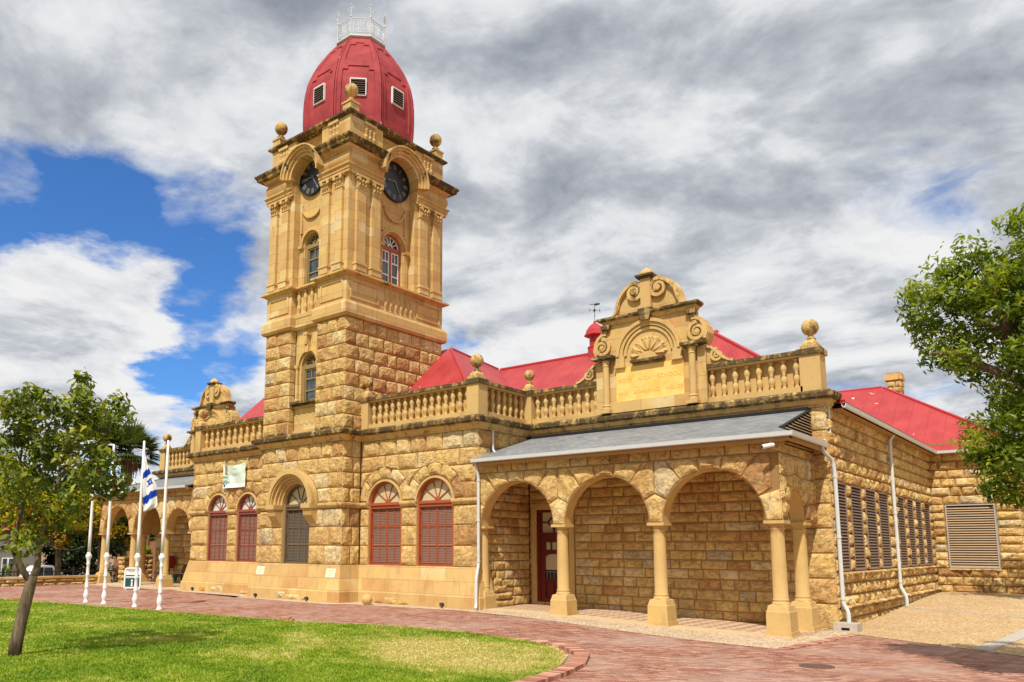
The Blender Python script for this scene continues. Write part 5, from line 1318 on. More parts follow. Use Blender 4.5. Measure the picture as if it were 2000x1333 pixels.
def inside(x, y, poly):
    c = np.zeros(len(x), bool); n = len(poly)
    for i in range(n):
        x1, y1 = poly[i]; x2, y2 = poly[i - 1]
        k = ((y1 > y) != (y2 > y)) & (x < (x2 - x1) * (y - y1) / (y2 - y1 + 1e-12) + x1); c ^= k
    return c
rng = np.random.default_rng(3)
N_ = 420000
gx_, gy_ = rng.uniform(-36, -8, N_), rng.uniform(5.0, 16.3, N_)
dist = np.hypot(gx_, gy_); keep = (rng.random(N_) < np.clip((13.5 / dist) ** 2.0, .12, 1)) & inside(gx_, gy_, LAWN)
gx_, gy_ = gx_[keep], gy_[keep]; n_ = len(gx_)
pat = np.array([noise.noise(Vector((x * .55, y * .55, 0))) * .6 + noise.noise(Vector((x * 2.1, y * 2.1, 7))) * .45 for x, y in zip(gx_, gy_)])
dryp = np.clip(1 - np.sqrt(((gx_ + 10.9) * .48) ** 2 + (gy_ - 13.3) ** 2) / 2.7, 0, 1)
gt = np.clip(.44 + pat * .85 + dryp * .85 + rng.normal(0, .14, n_), 0, 1)
ed_ = np.full(n_, 9.0)
for i in range(len(LAWN)):
    ax, ay = LAWN[i - 1]; bx_, by_ = LAWN[i]; L2 = (bx_ - ax) ** 2 + (by_ - ay) ** 2
    k_ = np.clip(((gx_ - ax) * (bx_ - ax) + (gy_ - ay) * (by_ - ay)) / L2, 0, 1); ed_ = np.minimum(ed_, np.hypot(gx_ - ax - k_ * (bx_ - ax), gy_ - ay - k_ * (by_ - ay)))
gt = np.clip(gt + .5 * np.clip(1 - ed_ / (.22 + .18 * np.sin(gx_ * 3.1)), 0, 1), 0, 1)          # trodden straw coloured rim
hh = rng.uniform(.020, .048, n_) * (1 - .3 * dryp); ww = rng.uniform(.008, .016, n_) * np.clip(np.hypot(gx_, gy_) / 13, .8, 2.0); an = rng.uniform(0, 2 * np.pi, n_)
lx_, ly_ = rng.normal(0, .022, n_), rng.normal(0, .022, n_)
g0 = np.array([gz(x, y) for x, y in zip(gx_, gy_)]) + .012
V = np.empty((n_, 3, 3))
V[:, 0] = np.stack([gx_ - np.cos(an) * ww, gy_ - np.sin(an) * ww, g0], 1)
V[:, 1] = np.stack([gx_ + np.cos(an) * ww, gy_ + np.sin(an) * ww, g0], 1)
V[:, 2] = np.stack([gx_ + lx_, gy_ + ly_, g0 + hh], 1)
def tri_mesh(name, V, per, tones, mat):
    n = len(V); me = bpy.data.meshes.new(name); me.vertices.add(n * per); me.vertices.foreach_set('co', V.reshape(-1).astype(np.float32))
    me.loops.add(n * per); me.loops.foreach_set('vertex_index', np.arange(n * per, dtype=np.int32))
    me.polygons.add(n); me.polygons.foreach_set('loop_start', np.arange(0, n * per, per, dtype=np.int32)); me.polygons.foreach_set('loop_total', np.full(n, per, np.int32))
    a = me.attributes.new('tone', 'FLOAT', 'FACE'); a.data.foreach_set('value', tones.astype(np.float32)); me.materials.append(M[mat]); me.update(calc_edges=True); me.validate()
    return me
go = bpy.data.objects.new('grass', tri_mesh('grass', V, 3, gt, 'grass_blade')); link(go, None, (0, 0, 0)); tag(go, 'short mown green and straw coloured grass', 'grass', kind='stuff')

# brick kerb round the tip of the lawn, and the soldier course beside the gravel
KP = [(-11.6, 16.25), (-10.15, 15.9), (-9.2, 15.0), (-8.62, 13.85), (-8.27, 12.6), (-8.07, 11.3), (-8.07, 9), (-8.8, 4)]
def kerb(pts, wd, top, name, mat, label, cat):
    o = empty(name, (pts[0][0], pts[0][1], gz(*pts[0])), label, cat); m = MB(); k = 0
    P = [Vector(p) for p in pts]; cum = [0]
    for a, b in zip(P[:-1], P[1:]): cum.append(cum[-1] + (b - a).length)
    s = 0.0
    def ptat(s):
        for i in range(len(P) - 1):
            if s <= cum[i + 1] + 1e-6: 
                return P[i].lerp(P[i + 1], (s - cum[i]) / (cum[i + 1] - cum[i])), (P[i + 1] - P[i]).normalized()
        return P[-1], (P[-1] - P[-2]).normalized()
    while s < cum[-1] - .12:
        p, d = ptat(s + .055); n = Vector((d.y, -d.x)); tp = top * min(1, s / 2.5 + .15) if top > .04 else top
        c = p + n * (-wd / 2 if False else wd / 2); z_ = gz(c.x, c.y); jj = random.uniform(-.006, .006)
        m.obox((c.x, c.y, z_ + tp / 2 - .1 + jj), Vector((d.x, d.y, 0)), Vector((n.x, n.y, 0)), Vector((0, 0, 1)), .051, wd / 2, tp / 2 + .1, 0, rt()); s += .112
    m.build('brick_edging', [mat], o); return o
M['kerbbrick'].node_tree  # one brick each, with its own tone
def kb(q, b):
    n = q.noise(q.pos(), 9, 4, .7); c = q.ramp(q.math('ADD', tone(q), q.math('MULTIPLY', q.math('SUBTRACT', n, .5), .5)), [(.2, (.30, .12, .085)), (.5, (.45, .21, .14)), (.8, (.60, .36, .25))])
    return c
M['edgebrick'] = material('brick_edging', kb, .9, .12)
kerb(KP, -.32, .075, 'kerb', 'edgebrick', 'curved red brick kerb round the rounded tip of the lawn', 'kerb')
kerb([(-6.15, 19.25), (-5.72, 24.15)], -.26, .02, 'brick_border', 'edgebrick', 'straight orange brick border between gravel bed and paving', 'border')
def strip(name, a, b, wd, h, mat, kind='structure'):
    a, b = Vector(a), Vector(b); d = (b - a).normalized(); n = Vector((-d.y, d.x)) * wd / 2
    m = MB(); k = 12
    for i in range(k):
        p, q = a.lerp(b, i / k), a.lerp(b, (i + 1) / k - .002); 
        c = [p - n, q - n, q + n, p + n]; z_ = [gz(v.x, v.y) for v in c]
        m.add([(v.x, v.y, zz - .05) for v, zz in zip(c, z_)] + [(v.x, v.y, zz + h) for v, zz in zip(c, z_)], [(4, 5, 6, 7), (0, 1, 5, 4), (1, 2, 6, 5), (2, 3, 7, 6), (3, 0, 4, 7)])
    o = m.build(name, [mat]); return tag(o, kind=kind)
strip('drainage_channel', (-2.78, 22.35), (-2.2, 28.6), .38, .03, 'concrete'); strip('drainage_channel', (XR + .28, 32.75), (-2.4, 31.2), .12, .025, 'concrete')

# ================================================================== small things by the building
def thing_mesh(m, name, mats, origin, label, cat, group=None, smooth=False):
    o = m.build(name, mats, None, smooth, origin); return tag(o, label, cat, group)
m = MB(); m.lathe([(.001, -.21), (.09, -.19), (.16, -.14), (.2, -.06), (.21, 0), (.2, .06), (.16, .14), (.09, .19), (.001, .21)], (-21.75, 20.85, .19), 24)
thing_mesh(m, 'stone_ball', ['smooth'], (-21.75, 20.85, 0), 'pale cream stone ball lying at the foot of the wall beside the tower', 'stone ball', smooth=True)
for x, y, lab in ((-28.1, 20.42, 'small black floodlight at the plinth under the left cream plaque'), (-24.75, 20.42, 'small black floodlight at the plinth left of the tower corner'), (-18.6, 21.48, 'small black floodlight by the right end of the plinth near the white downpipe'), (-34.6, 21.45, 'small black floodlight at the left end of the plinth')):
    e = empty('floodlight', (x, y, gz(x, y)), lab, 'floodlight', 'black floodlights along the plinth'); m = MB()
    m.obox((x, y, .12), Vector((1, 0, 0)), Vector((0, .94, .34)), Vector((0, -.34, .94)), .075, .04, .06); m.box(x - .02, x + .02, y - .02, y + .02, -.02, .1)
    m.build('lamp_housing', ['iron'], e); m = MB(); m.obox((x, y - .043, .105), Vector((1, 0, 0)), Vector((0, .94, .34)), Vector((0, -.34, .94)), .06, .003, .045); m.build('lens', ['glass'], e)
# banner on the left bay
e = empty('banner', (-32.0, YB - .14, 5.5), 'pale mint banner with a brown and green picture hung above two arched windows', 'banner')
m = MB(); NU, NV = 26, 20
for j in range(NV + 1):
    for i in range(NU + 1):
        s, t_ = i / NU, j / NV
        sag = -.10 * math.sin(math.pi * s) * t_ ** 2 - .05 * math.sin(math.pi * s)* t_
        fold = .05 * math.sin(6 * s + 5 * t_) * (1 - abs(2 * s - 1)) + .03 * noise.noise(Vector((s * 5, t_ * 5, 1)))
        m.v.append((-32.93 + 1.82 * s + .02 * math.sin(5 * t_), YB - .16 - fold, 4.92 + 1.2 * t_ + sag))
rngp = random.Random(4)
for j in range(NV):
    for i in range(NU):
        s, t_ = (i + .5) / NU, (j + .5) / NV; mt = 0
        if t_ < .17: mt = 1; 
        if t_ < .14 and .05 < s < .12 and t_ > .06: mt = 4
        if t_ >= .17 and s < .27 + .05 * math.sin(9 * t_):
            if t_ > .55: mt = 2 if (.06 < s < .2 - .1 * (t_ - .7)) else 0
            elif t_ < .5: mt = 3 if noise.noise(Vector((s * 14, t_ * 10, 3))) > -.15 else 0
        if mt == 0 and .42 < s < .8 and (j in (7, 9, 11)) : mt = 5
        k = j * (NU + 1) + i; m.f.append([k, k + 1, k + NU + 2, k + NU + 1]); m.m.append(mt); m.t.append(.5)
M['mint'] = flat('pale_mint_vinyl', (.62, .72, .60), .5, .3, .05); M['brownpic'] = flat('brown_print', (.30, .19, .09), .5, .3, .3, 14); M['greenpic'] = flat('blue_green_print', (.20, .32, .25), .5, .3, .4, 10); M['navy'] = flat('navy_print', (.03, .05, .16), .5, .3); M['faint'] = flat('faint_grey_print', (.52, .61, .52), .5, .3, .1, 14)
m.build('vinyl_sheet', ['mint', 'white', 'brownpic', 'greenpic', 'navy', 'faint'], e, smooth=True)
m = MB()
for x, z_, x2, z2 in ((-32.93, 6.12, -32.96, 6.34), (-31.11, 6.12, -31.08, 6.34), (-32.93, 4.92, -32.97, 4.84), (-31.11, 4.92, -31.07, 4.84)): m.tube([(x, YB - .15, z_), (x2, YB - .03, z2)], .008, 4)
m.build('tie_cord', ['white'], e)
# security camera under the porch gutter
e = empty('security_camera', (-7.03, 21.6, 4.9), 'small white security camera under the gutter at the porch corner', 'camera'); m = MB()
m.tube([(-7.0, 21.72, 4.97), (-7.0, 21.64, 5.04), (-7.03, 21.60, 4.93)], .018, 6); m.build('bracket', ['frame_pale'], e)
m = MB(); m.tube([(-6.96, 21.66, 4.90), (-7.20, 21.46, 4.84)], .058, 10); m.build('housing', ['white'], e); m = MB(); m.tube([(-7.20, 21.46, 4.84), (-7.206, 21.455, 4.838)], .045, 10); m.build('lens', ['glass'], e)
# drain block, manhole
e = empty('drain_block', (-6.22, 24.9, gz(-6.2, 24.9)), 'grey concrete drain block under the downpipe at the wing corner', 'drain'); z0 = gz(-6.2, 24.9)
m = MB(); m.box(-6.55, -5.92, 24.62, 24.66, z0 - .1, z0 + .04); m.box(-6.55, -6.34, 24.62, 24.66, z0 + .04, z0 + .12); m.box(-6.12, -5.92, 24.62, 24.66, z0 + .04, z0 + .12); m.box(-6.55, -5.92, 24.62, 24.66, z0 + .12, z0 + .24)
m.box(-6.55, -5.92, 24.66, 25.15, z0 - .1, z0 + .24); m.build('concrete_block', ['concrete'], e)
m = MB(); m.box(-6.34, -6.12, 24.655, 24.665, z0 + .04, z0 + .12); m.build('outlet', ['tar'], e)
m = MB(); z0 = gz(-4.9, 17.1); m.lathe([(.33, z0 - .02), (.33, z0 + .008), (.27, z0 + .01), (.265, z0 + .004), (.18, z0 + .004), (.175, z0 + .009), (.09, z0 + .009), (.085, z0 + .004), (.001, z0 + .004)], (-4.9, 17.1, 0), 28)
M['rusty'] = flat('dusty_rusted_iron', (.13, .075, .055), .85, .2, .4, 18)
thing_mesh(m, 'manhole_cover', ['rusty'], (-4.9, 17.1, z0), 'round dark iron manhole cover set in the brick paving', 'manhole cover')
# loose bricks at the lawn edge
for x, y, a, lab in ((-18.75, 14.72, .3, 'dark broken brick lying at the lawn edge below the tower'), (-33.6, 13.1, 1.0, 'reddish loose brick lying at the far left lawn edge')):
    m = MB(); c, s_ = math.cos(a), math.sin(a); z0 = gz(x, y); m.obox((x, y, z0 + .05), Vector((c, s_, 0)), Vector((-s_, c, .12)).normalized(), Vector((0, -.12, 1)).normalized(), .16, .09, .055); m.obox((x + .2 * c, y + .2 * s_, z0 + .03), Vector((c, s_, 0)), Vector((-s_, c, 0)), Vector((0, 0, 1)), .07, .06, .035)
    thing_mesh(m, 'loose_brick', ['edgebrick'], (x, y, z0), lab, 'brick')

# flagpoles
FP = [(.15, 0), (.15, .05), (.10, .09), (.10, .14), (.145, .22), (.155, .30), (.12, .40), (.09, .48), (.09, .54), (.12, .57), (.12, .60), (.09, .63), (.088, 1.0), (.115, 1.03), (.115, 1.06), (.086, 1.09), (.082, 1.42), (.105, 1.45), (.105, 1.48), (.085, 1.51), (.10, 1.62), (.165, 1.72), (.175, 1.76), (.165, 1.80), (.115, 1.84), (.10, 1.90)]
poles = [(-30.5, 14.35, 5.9, 'slim white flagpole standing leftmost of the row, its foot nearest the foreground tree trunk'), (-29.25, 14.45, 6.0, 'slim white flagpole carrying the red and white flag'), (-26.9, 14.42, 5.93, 'slim white flagpole carrying the blue and white flag'), (-25.2, 14.4, 5.8, 'slim white flagpole without any flag, standing rightmost of the row')]
FP = [(r * .66, z_) for r, z_ in FP]
for x, y, h, lab in poles:
    e = empty('flagpole', (x, y, 0), lab, 'flagpole', 'white flagpoles along the lawn edge')
    m = MB(); m.lathe(FP, (x, y, -.01), 16); o = m.build('ornate_base', ['white'], e, smooth=True); smooth_by_angle(o, 40)
    m = MB(); m.lathe([(.062, 1.88), (.058, 2.6), (.05, 4.2), (.04, h), (.02, h + .02)], (x, y, 0), 14); m.build('mast', ['white'], e, smooth=True)
M['flagwhite'] = flat('white_flag_cloth', (.78, .78, .76), .8, .1, .04); M['flagblue'] = flat('blue_flag_cloth', (.010, .045, .36), .8, .1, .05); M['flagred'] = flat('red_flag_cloth', (.55, .05, .02), .8, .1, .05)
def flag(x, y, ztop, hgt, wmax, fn, mats, label):
    m = MB(); NJ, NI = 48, 12; d = Vector((.77, .64, 0)); n = Vector((.64, -.77, 0))
    for j in range(NJ + 1):
        t_ = j / NJ; wv = wmax * (min(1, t_ * 1.9 + .05)) * (1 if t_ < .86 else max(.12, 1 - ((t_ - .86) / .14) ** 2 * .88)); l = max(0, t_ - .5) * .16
        for i in range(NI + 1):
            s = i / NI; p = Vector((x, y, ztop - hgt * t_)) + d * (.06 + l + wv * s) + n * (.06 * math.sin(s * 9 + t_ * 3) * (.3 + t_) + .05)
            p.z -= .18 * s * (1 - t_) * 2 * s; m.v.append(tuple(p))
    for j in range(NJ):
        for i in range(NI): k = j * (NI + 1) + i; m.f.append([k, k + NI + 1, k + NI + 2, k + 1]); m.m.append(fn((i + .5) / NI, (j + .5) / NJ)); m.t.append(.5)
    o = m.build('flag', mats, None, True, (x, y, ztop)); return tag(o, label, 'flag')
def isr(s, t_):
    q = t_ + .20 * s - .12
    if .26 < q < .37 or .66 < q < .79: return 1
    if .42 < q < .56 and .25 < s < .85:                 # folded six-pointed star outline
        u, v = (s - .55) / .3, (q - .49) / .07
        tri = lambda u, v: max(-v, .866 * abs(u) * 1.1 + .5 * v)
        a, b = tri(u, v + .1), tri(u, -v + .1)
        if .32 < a < .62 or .32 < b < .62: return 1
    return 0
flag(-26.9, 14.42, 5.62, 2.25, .48, isr, ['flagwhite', 'flagblue'], 'white flag with two blue stripes and a blue star, hanging limp on a pole')
flag(-29.25, 14.45, 5.3, 1.25, .34, lambda s, t_: 1 if (t_ > .62 and s < .62) or t_ < .2 else 0, ['flagwhite', 'flagred'], 'red and white flag hanging limp, mostly hidden by the foreground tree')

# left porch: notice board, red box, bench
e = empty('notice_board', (-37.85, 20.1, 0), 'white framed notice board with a dark teal lower panel in front of the left porch', 'notice board')
fr = frame((-37.85, 20.1, 0), (.80, .60, 0), (.60, -.80, 0))
m = MB()
rim = [(-.40, .06), (-.40, .92), (-.36, 1.02), (-.27, 1.06), (.27, 1.06), (.36, 1.02), (.40, .92), (.40, .06)]
ribbon(m, fr, rim, .07, -.03, .04); fbox(m, fr, -.40, .40, .06, .13, -.03, .04); fbox(m, fr, -.38, -.32, -.02, .1, -.03, .03); fbox(m, fr, .32, .38, -.02, .1, -.03, .03)
m.build('frame', ['white'], e); m = MB(); fbox(m, fr, -.37, .37, .12, 1.03, -.01, .01); m.build('board', ['white'], e)
m = MB(); fbox(m, fr, -.36, .36, .13, .56, .011, .016); fbox(m, fr, -.35, .35, .66, .72, .011, .016); fbox(m, fr, -.36, .36, .575, .59, .011, .016); m.build('teal_panel', ['signgreen'], e)
m = MB(); fbox(m, fr, -.3, .3, .93, .97, .011, .015, 1); fbox(m, fr, -.22, .22, .86, .89, .011, .015, 1); annulus(m, fr, -.03, .44, .001, .055, .017, .021, 0, 2 * math.pi, 16); fbox(m, fr, -.07, .01, .19, .36, .017, .021); fbox(m, fr, -.11, .05, .17, .19, .017, .021); m.build('printing', ['white', 'numeral'], e)
e = empty('fire_hose_cabinet', (-43.5, 25.3, 0), 'red enamel cabinet with a white disc on a post inside the left porch', 'cabinet')
m = MB(); m.box(-43.88, -43.22, 25.15, 25.5, .86, 1.5); m.add([(-43.88, 25.15, 1.5), (-43.22, 25.15, 1.5), (-43.22, 25.5, 1.5), (-43.88, 25.5, 1.5), (-43.8, 25.22, 1.6), (-43.3, 25.22, 1.6), (-43.3, 25.5, 1.6), (-43.8, 25.5, 1.6)], [(0, 1, 5, 4), (1, 2, 6, 5), (2, 3, 7, 6), (3, 0, 4, 7), (4, 5, 6, 7)]); m.build('cabinet_body', ['signred'], e)
m = MB(); annulus(m, front(25.15), -43.5, 1.36, .001, .10, 0, .012, 0, 2 * math.pi, 18); m.build('white_disc', ['white'], e)
m = MB(); m.box(-43.6, -43.5, 25.3, 25.4, -.05, .86); m.build('post', ['iron'], e)
e = empty('bench', (-41.2, 25.0, 0), 'dark green slatted bench beside the wall inside the left porch', 'bench')
zf = gz(-41, 25) + .11
m = MB()
for k in range(4): m.box(-41.9, -40.3, 24.7 + k * .12, 24.8 + k * .12, zf + .42, zf + .46)
m.build('seat', ['iron'], e); m = MB()
for k in range(4): m.obox((-41.1, 25.22 + k * .035, zf + .56 + k * .12), Vector((1, 0, 0)), Vector((0, -.3, .95)), Vector((0, .95, .3)), .8, .05, .015)
m.build('backrest', ['iron'], e)
for x in (-41.85, -40.35): m = MB(); m.poly_prism([(24.72, zf), (24.85, zf), (24.95, zf + .36), (25.12, zf + .36), (25.2, zf), (25.34, zf), (25.24, zf + .42), (24.66, zf + .42)], (lambda u, v, n, x=x: Vector((x + n, u, v))), -.04, .04); m.build('leg', ['green'], e)

# low boundary wall, iron fence, garden piers
def lowwall():
    e = empty('boundary_wall', (-45.4, 12, 0), 'low tan stone wall with a flat coping along the left edge of the paving', 'wall'); m = MB()
    m.box(-45.75, -45.35, -6, 21.9, -1.3, .37, 1)
    for k in range(2): course(m, right(-45.32), -6, 21.9, -.05 + k * .21, .16 + k * .21, .75, (), 'rubble', .2 * k)
    m.build('wall', ['rock', 'mortar'], e); m = MB()
    for k in range(22): m.box(-45.84, -45.24, -6 + k * 1.27, -6 + k * 1.27 + 1.262, .365, .48, 0, rt())
    m.build('coping', ['smooth'], e)
lowwall()
e = empty('iron_fence', (-48.6, 20, gz(-48.6, 20)), 'black iron railing fence between the low wall and the parked pickup', 'fence'); m = MB(); z0 = gz(-48.6, 20)
for k in range(91):
    y = 8 + k * .2; m.box(-48.61, -48.59, y - .01, y + .01, z0, z0 + 1.55)
m.build('bars', ['iron'], e); m = MB(); m.box(-48.62, -48.58, 8, 26, z0 + 1.4, z0 + 1.45); m.box(-48.62, -48.58, 8, 26, z0 + .15, z0 + .2)
for k in range(10): m.box(-48.65, -48.55, 7.95 + 2 * k, 8.05 + 2 * k, z0 - .1, z0 + 1.65)
m.build('rails', ['iron'], e)
for px_, py0, py1, P, lab in ((252, 1088, 1135, (-47.5, 24.6), 'squat stone garden pier with a thick cap beyond the left porch'), (281, 1083, 1135, (-48.5, 26.6), 'plain stone planter pier with bright fern on top, seen through the left porch')):
    c = near(px_, py0, (P[0], P[1], 0)); z1 = c.z; zb = gz(c.x, c.y)
    e = empty('garden_pier', (c.x, c.y, zb), lab, 'pier'); m = MB(); m.box(c.x - .42, c.x + .42, c.y - .42, c.y + .42, zb - .1, z1 - .15, 1)
    for f_ in (front(c.y - .42), right(c.x + .42)):
        a = (c.x if f_(0, 0, 0).x == 0 else c.y) - .42; k = 0; z_ = zb
        while z_ < z1 - .2: course(m, f_, a, a + .84, z_, min(z_ + .3, z1 - .15), .5, (), 'rubble', .2); z_ += .3
    m.build('shaft', ['rock', 'mortar'], e); m = MB(); m.box(c.x - .5, c.x + .5, c.y - .5, c.y + .5, z1 - .15, z1); m.build('cap', ['smooth'], e)

# ================================================================== trees
def leaves(clumps, size, seed=1, aspect=.42, up=.35, shell=.45):
    """clumps: (centre, radius, count, tone offset)"""
    rg = np.random.default_rng(seed); VV = []; TT = []
    for c, r, n, t0 in clumps:
        u = rg.normal(size=(n, 3)); u /= np.linalg.norm(u, axis=1)[:, None]
        rad = r * (shell + (1 - shell) * rg.random(n) ** .6) * (.75 + .4 * rg.random(n)); p = np.array(c) + u * rad[:, None] * np.array([1, 1, .85])
        nn = u + rg.normal(0, .6, (n, 3)); nn[:, 2] += up; nn /= np.linalg.norm(nn, axis=1)[:, None]
        a = np.cross(nn, rg.normal(size=(n, 3))); a /= np.linalg.norm(a, axis=1)[:, None]; b = np.cross(nn, a)
        L = size * rg.uniform(.6, 1.3, n)[:, None]; Wd = L * aspect * rg.uniform(.8, 1.2, n)[:, None]
        q = np.stack([p - a * L * .5, p + b * Wd * .5 - a * L * .05 + nn * L * .06, p + a * L * .5 - nn * L * .12, p - b * Wd * .5 - a * L * .05 + nn * L * .06], 1); VV.append(q)
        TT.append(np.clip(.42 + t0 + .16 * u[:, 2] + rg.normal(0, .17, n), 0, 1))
    return np.concatenate(VV), np.concatenate(TT)
def crown(name, parent, clumps, size, mat, seed=1, **kw):
    V, T = leaves(clumps, size, seed, **kw); o_ = WORLD[parent.name]; V = V - np.array(o_)
    return link(bpy.data.objects.new(name, tri_mesh(name, V, 4, T, mat)), parent, o_)
def limbs(parent, lines, mat='bark', name='trunk'):
    m = MB()
    for pts, r0, r1 in lines:
        k = len(pts); m.tube(pts, [r0 + (r1 - r0) * i / (k - 1) for i in range(k)], 9)
    o = m.build(name, [mat], parent, smooth=True); return o
rd = random.Random(11)
# foreground tree on the lawn
TB = Vector((-16.53, 6.45, 0)); L4 = lambda x, y: (x / 4.76, 720 + y / 4.76); L7 = lambda x, y: (x / 7.4, 980 + y / 7.4)
e = empty('lawn_tree', tuple(TB), 'slender young tree with a leaning forked grey trunk on the lawn', 'tree')
cl = []
for x, y, r in ((775, 70, 16), (780, 130, 20), (750, 200, 22), (800, 215, 18), (720, 265, 20), (770, 290, 20), (620, 340, 22), (590, 385, 18), (720, 340, 22), (850, 345, 20), (690, 430, 24), (640, 500, 20), (820, 430, 20), (890, 390, 20), (750, 510, 20),
                (1080, 310, 22), (1020, 370, 22), (1130, 370, 22), (1170, 440, 18), (1010, 480, 22), (1090, 480, 22), (960, 560, 20), (1090, 580, 16), (900, 560, 16), (285, 215, 20), (230, 260, 18), (330, 250, 18), (270, 310, 22), (130, 310, 24), (90, 350, 16), (180, 380, 24), (300, 380, 24), (430, 300, 22), (470, 340, 16), (400, 400, 22), (250, 460, 24), (440, 480, 20), (170, 480, 22), (310, 550, 24), (170, 600, 24), (350, 630, 20), (130, 680, 20), (220, 680, 18),
                (15, 330, 20), (20, 400, 22), (15, 690, 18), (70, 800, 22), (550, 600, 22), (590, 660, 18), (520, 690, 24), (570, 770, 22), (470, 640, 18), (330, 720, 22), (400, 760, 24), (290, 790, 20), (350, 860, 26), (450, 830, 24), (540, 850, 22), (300, 920, 22), (430, 920, 24),
                (740, 600, 20), (780, 560, 18), (690, 740, 18), (860, 720, 20), (930, 690, 22), (960, 800, 22), (880, 850, 24), (1000, 870, 24), (1050, 950, 22), (900, 950, 26), (1040, 1040, 24), (1150, 1060, 22), (980, 1120, 26), (800, 1000, 26), (730, 1070, 26), (880, 1090, 26), (640, 1110, 22), (700, 900, 18), (760, 920, 20),
                (40, 880, 24), (60, 990, 26), (150, 960, 24), (200, 1050, 26), (280, 990, 24), (90, 1110, 26), (50, 1210, 26), (200, 1180, 26), (300, 1100, 24), (390, 1010, 22), (330, 1230, 24), (440, 1180, 20), (560, 1250, 24), (660, 1210, 24), (760, 1180, 24), (1110, 1150, 18)):
    a, b = L4(x, y); p = near(a, b, TB, rd.uniform(-1.1, 1.1)); cl.append((tuple(p), r * .0125, int(r * 2.5), rd.uniform(-.2, .3)))
for x, y in ((60, 60), (180, 100), (300, 60), (420, 120), (60, 220), (200, 260), (480, 230), (600, 160), (720, 60), (900, 100), (1020, 150), (60, 380), (180, 420), (320, 460), (460, 440), (590, 400), (720, 380), (860, 330), (450, 560), (320, 570), (180, 640), (480, 660), (60, 560), (640, 500), (1060, 290), (330, 680), (200, 730), (800, 230)):
    a, b = L7(x, y); p = near(a, b, TB, rd.uniform(-1.2, 1.2)); cl.append((tuple(p), .27, 46, rd.uniform(-.1, .36))) if rd.random() < .42 else None
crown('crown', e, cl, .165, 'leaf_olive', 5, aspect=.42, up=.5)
W = lambda pts, dd=0.0: [tuple(near(x, y, TB, dd * i)) for i, (x, y) in enumerate(pts)]
limbs(e, [(W([(27, 1290), (32, 1255), (42, 1210), (52, 1170), (60, 1140), (63, 1125)]), .125, .10), (W([(60, 1140), (72, 1110), (74, 1090), (76, 1060), (85, 1030), (100, 975), (115, 940), (117, 915), (113, 860), (105, 800)], .03), .078, .014),
          (W([(60, 1140), (48, 1120), (38, 1100), (33, 1080), (30, 1050), (44, 990), (48, 960), (40, 900), (48, 840)], -.04), .068, .013), (W([(76, 1070), (95, 1062), (110, 1040), (125, 1020), (145, 990)], .06), .035, .012), (W([(85, 1060), (110, 1072), (140, 1075), (166, 1068)], -.05), .022, .010), (W([(33, 1085), (20, 1070), (0, 1075), (-25, 1060)], .05), .03, .012),
          (W([(117, 915), (140, 905), (165, 885), (200, 855), (225, 833)], .05), .04, .012), (W([(117, 905), (140, 870), (155, 830), (163, 770)], -.06), .035, .010), (W([(48, 960), (35, 930), (15, 900), (-10, 870)], .05), .03, .01), (W([(44, 990), (30, 960), (20, 945)], .02), .025, .01), (W([(100, 975), (130, 965), (165, 950), (205, 935)], -.07), .03, .01), (W([(105, 850), (80, 810), (62, 780)], .04), .025, .008), (W([(140, 870), (170, 850), (185, 830)], .05), .02, .008)])
# big tree at the right edge
TR = Vector((1.1, 16.9, 0))
e = empty('shade_tree', (1.1, 16.9, gz(1.1, 16.9)), 'large bushy green tree overhanging from the right edge', 'tree')
RP = Vector((-1.55, 17.1, 0)); cl = []; k_ = .0117
lob = [(1830, 600, 62), (1795, 640, 40), (1785, 585, 22), (1880, 560, 70), (1865, 690, 62), (1825, 705, 38), (1900, 500, 34), (1845, 525, 30), (1940, 530, 66), (1990, 450, 38), (1960, 620, 88), (1915, 690, 50), (2000, 560, 90), (2060, 640, 120), (2070, 480, 110), (2005, 690, 60), (1975, 770, 52), (1985, 850, 74), (1925, 870, 48), (1900, 885, 28), (1975, 925, 58), (1940, 950, 36), (1985, 960, 34), (2060, 850, 100), (2060, 740, 110), (2160, 600, 160), (2150, 800, 120)]
for x, y, r in lob:
    nclu = max(3, int((r / 22.0) ** 2.0 * 1.4))
    for _ in range(nclu):
        a = rd.uniform(0, 2 * math.pi); q = r * math.sqrt(rd.random()) * .92; p = near(x + q * math.cos(a), y + q * math.sin(a), RP, rd.uniform(-r, r) * k_ * 1.1)
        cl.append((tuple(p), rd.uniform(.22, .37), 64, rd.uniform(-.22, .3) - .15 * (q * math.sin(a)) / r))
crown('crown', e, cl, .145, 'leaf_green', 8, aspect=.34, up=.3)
WR = lambda pts, dd=0.0: [tuple(near(x, y, RP, dd * i)) for i, (x, y) in enumerate(pts)]
tops = [WR([(2120, 900), (2060, 780), (2000, 700), (1940, 640), (1880, 590), (1830, 560)]), WR([(2120, 900), (2080, 760), (2040, 600), (2000, 500), (1985, 440)], .1), WR([(2060, 780), (1990, 740), (1930, 720), (1870, 690), (1820, 690)], -.1), WR([(2120, 900), (2050, 880), (1990, 880), (1940, 900)], .05), WR([(2000, 700), (1950, 600), (1930, 540), (1900, 500)], -.08)]
limbs(e, [([(1.1, 16.9, -.5), (.95, 16.9, 1.4), (.8, 16.9, 2.7), tops[0][0]], .30, .2)] + [(t_, .13, .02) for t_ in tops])
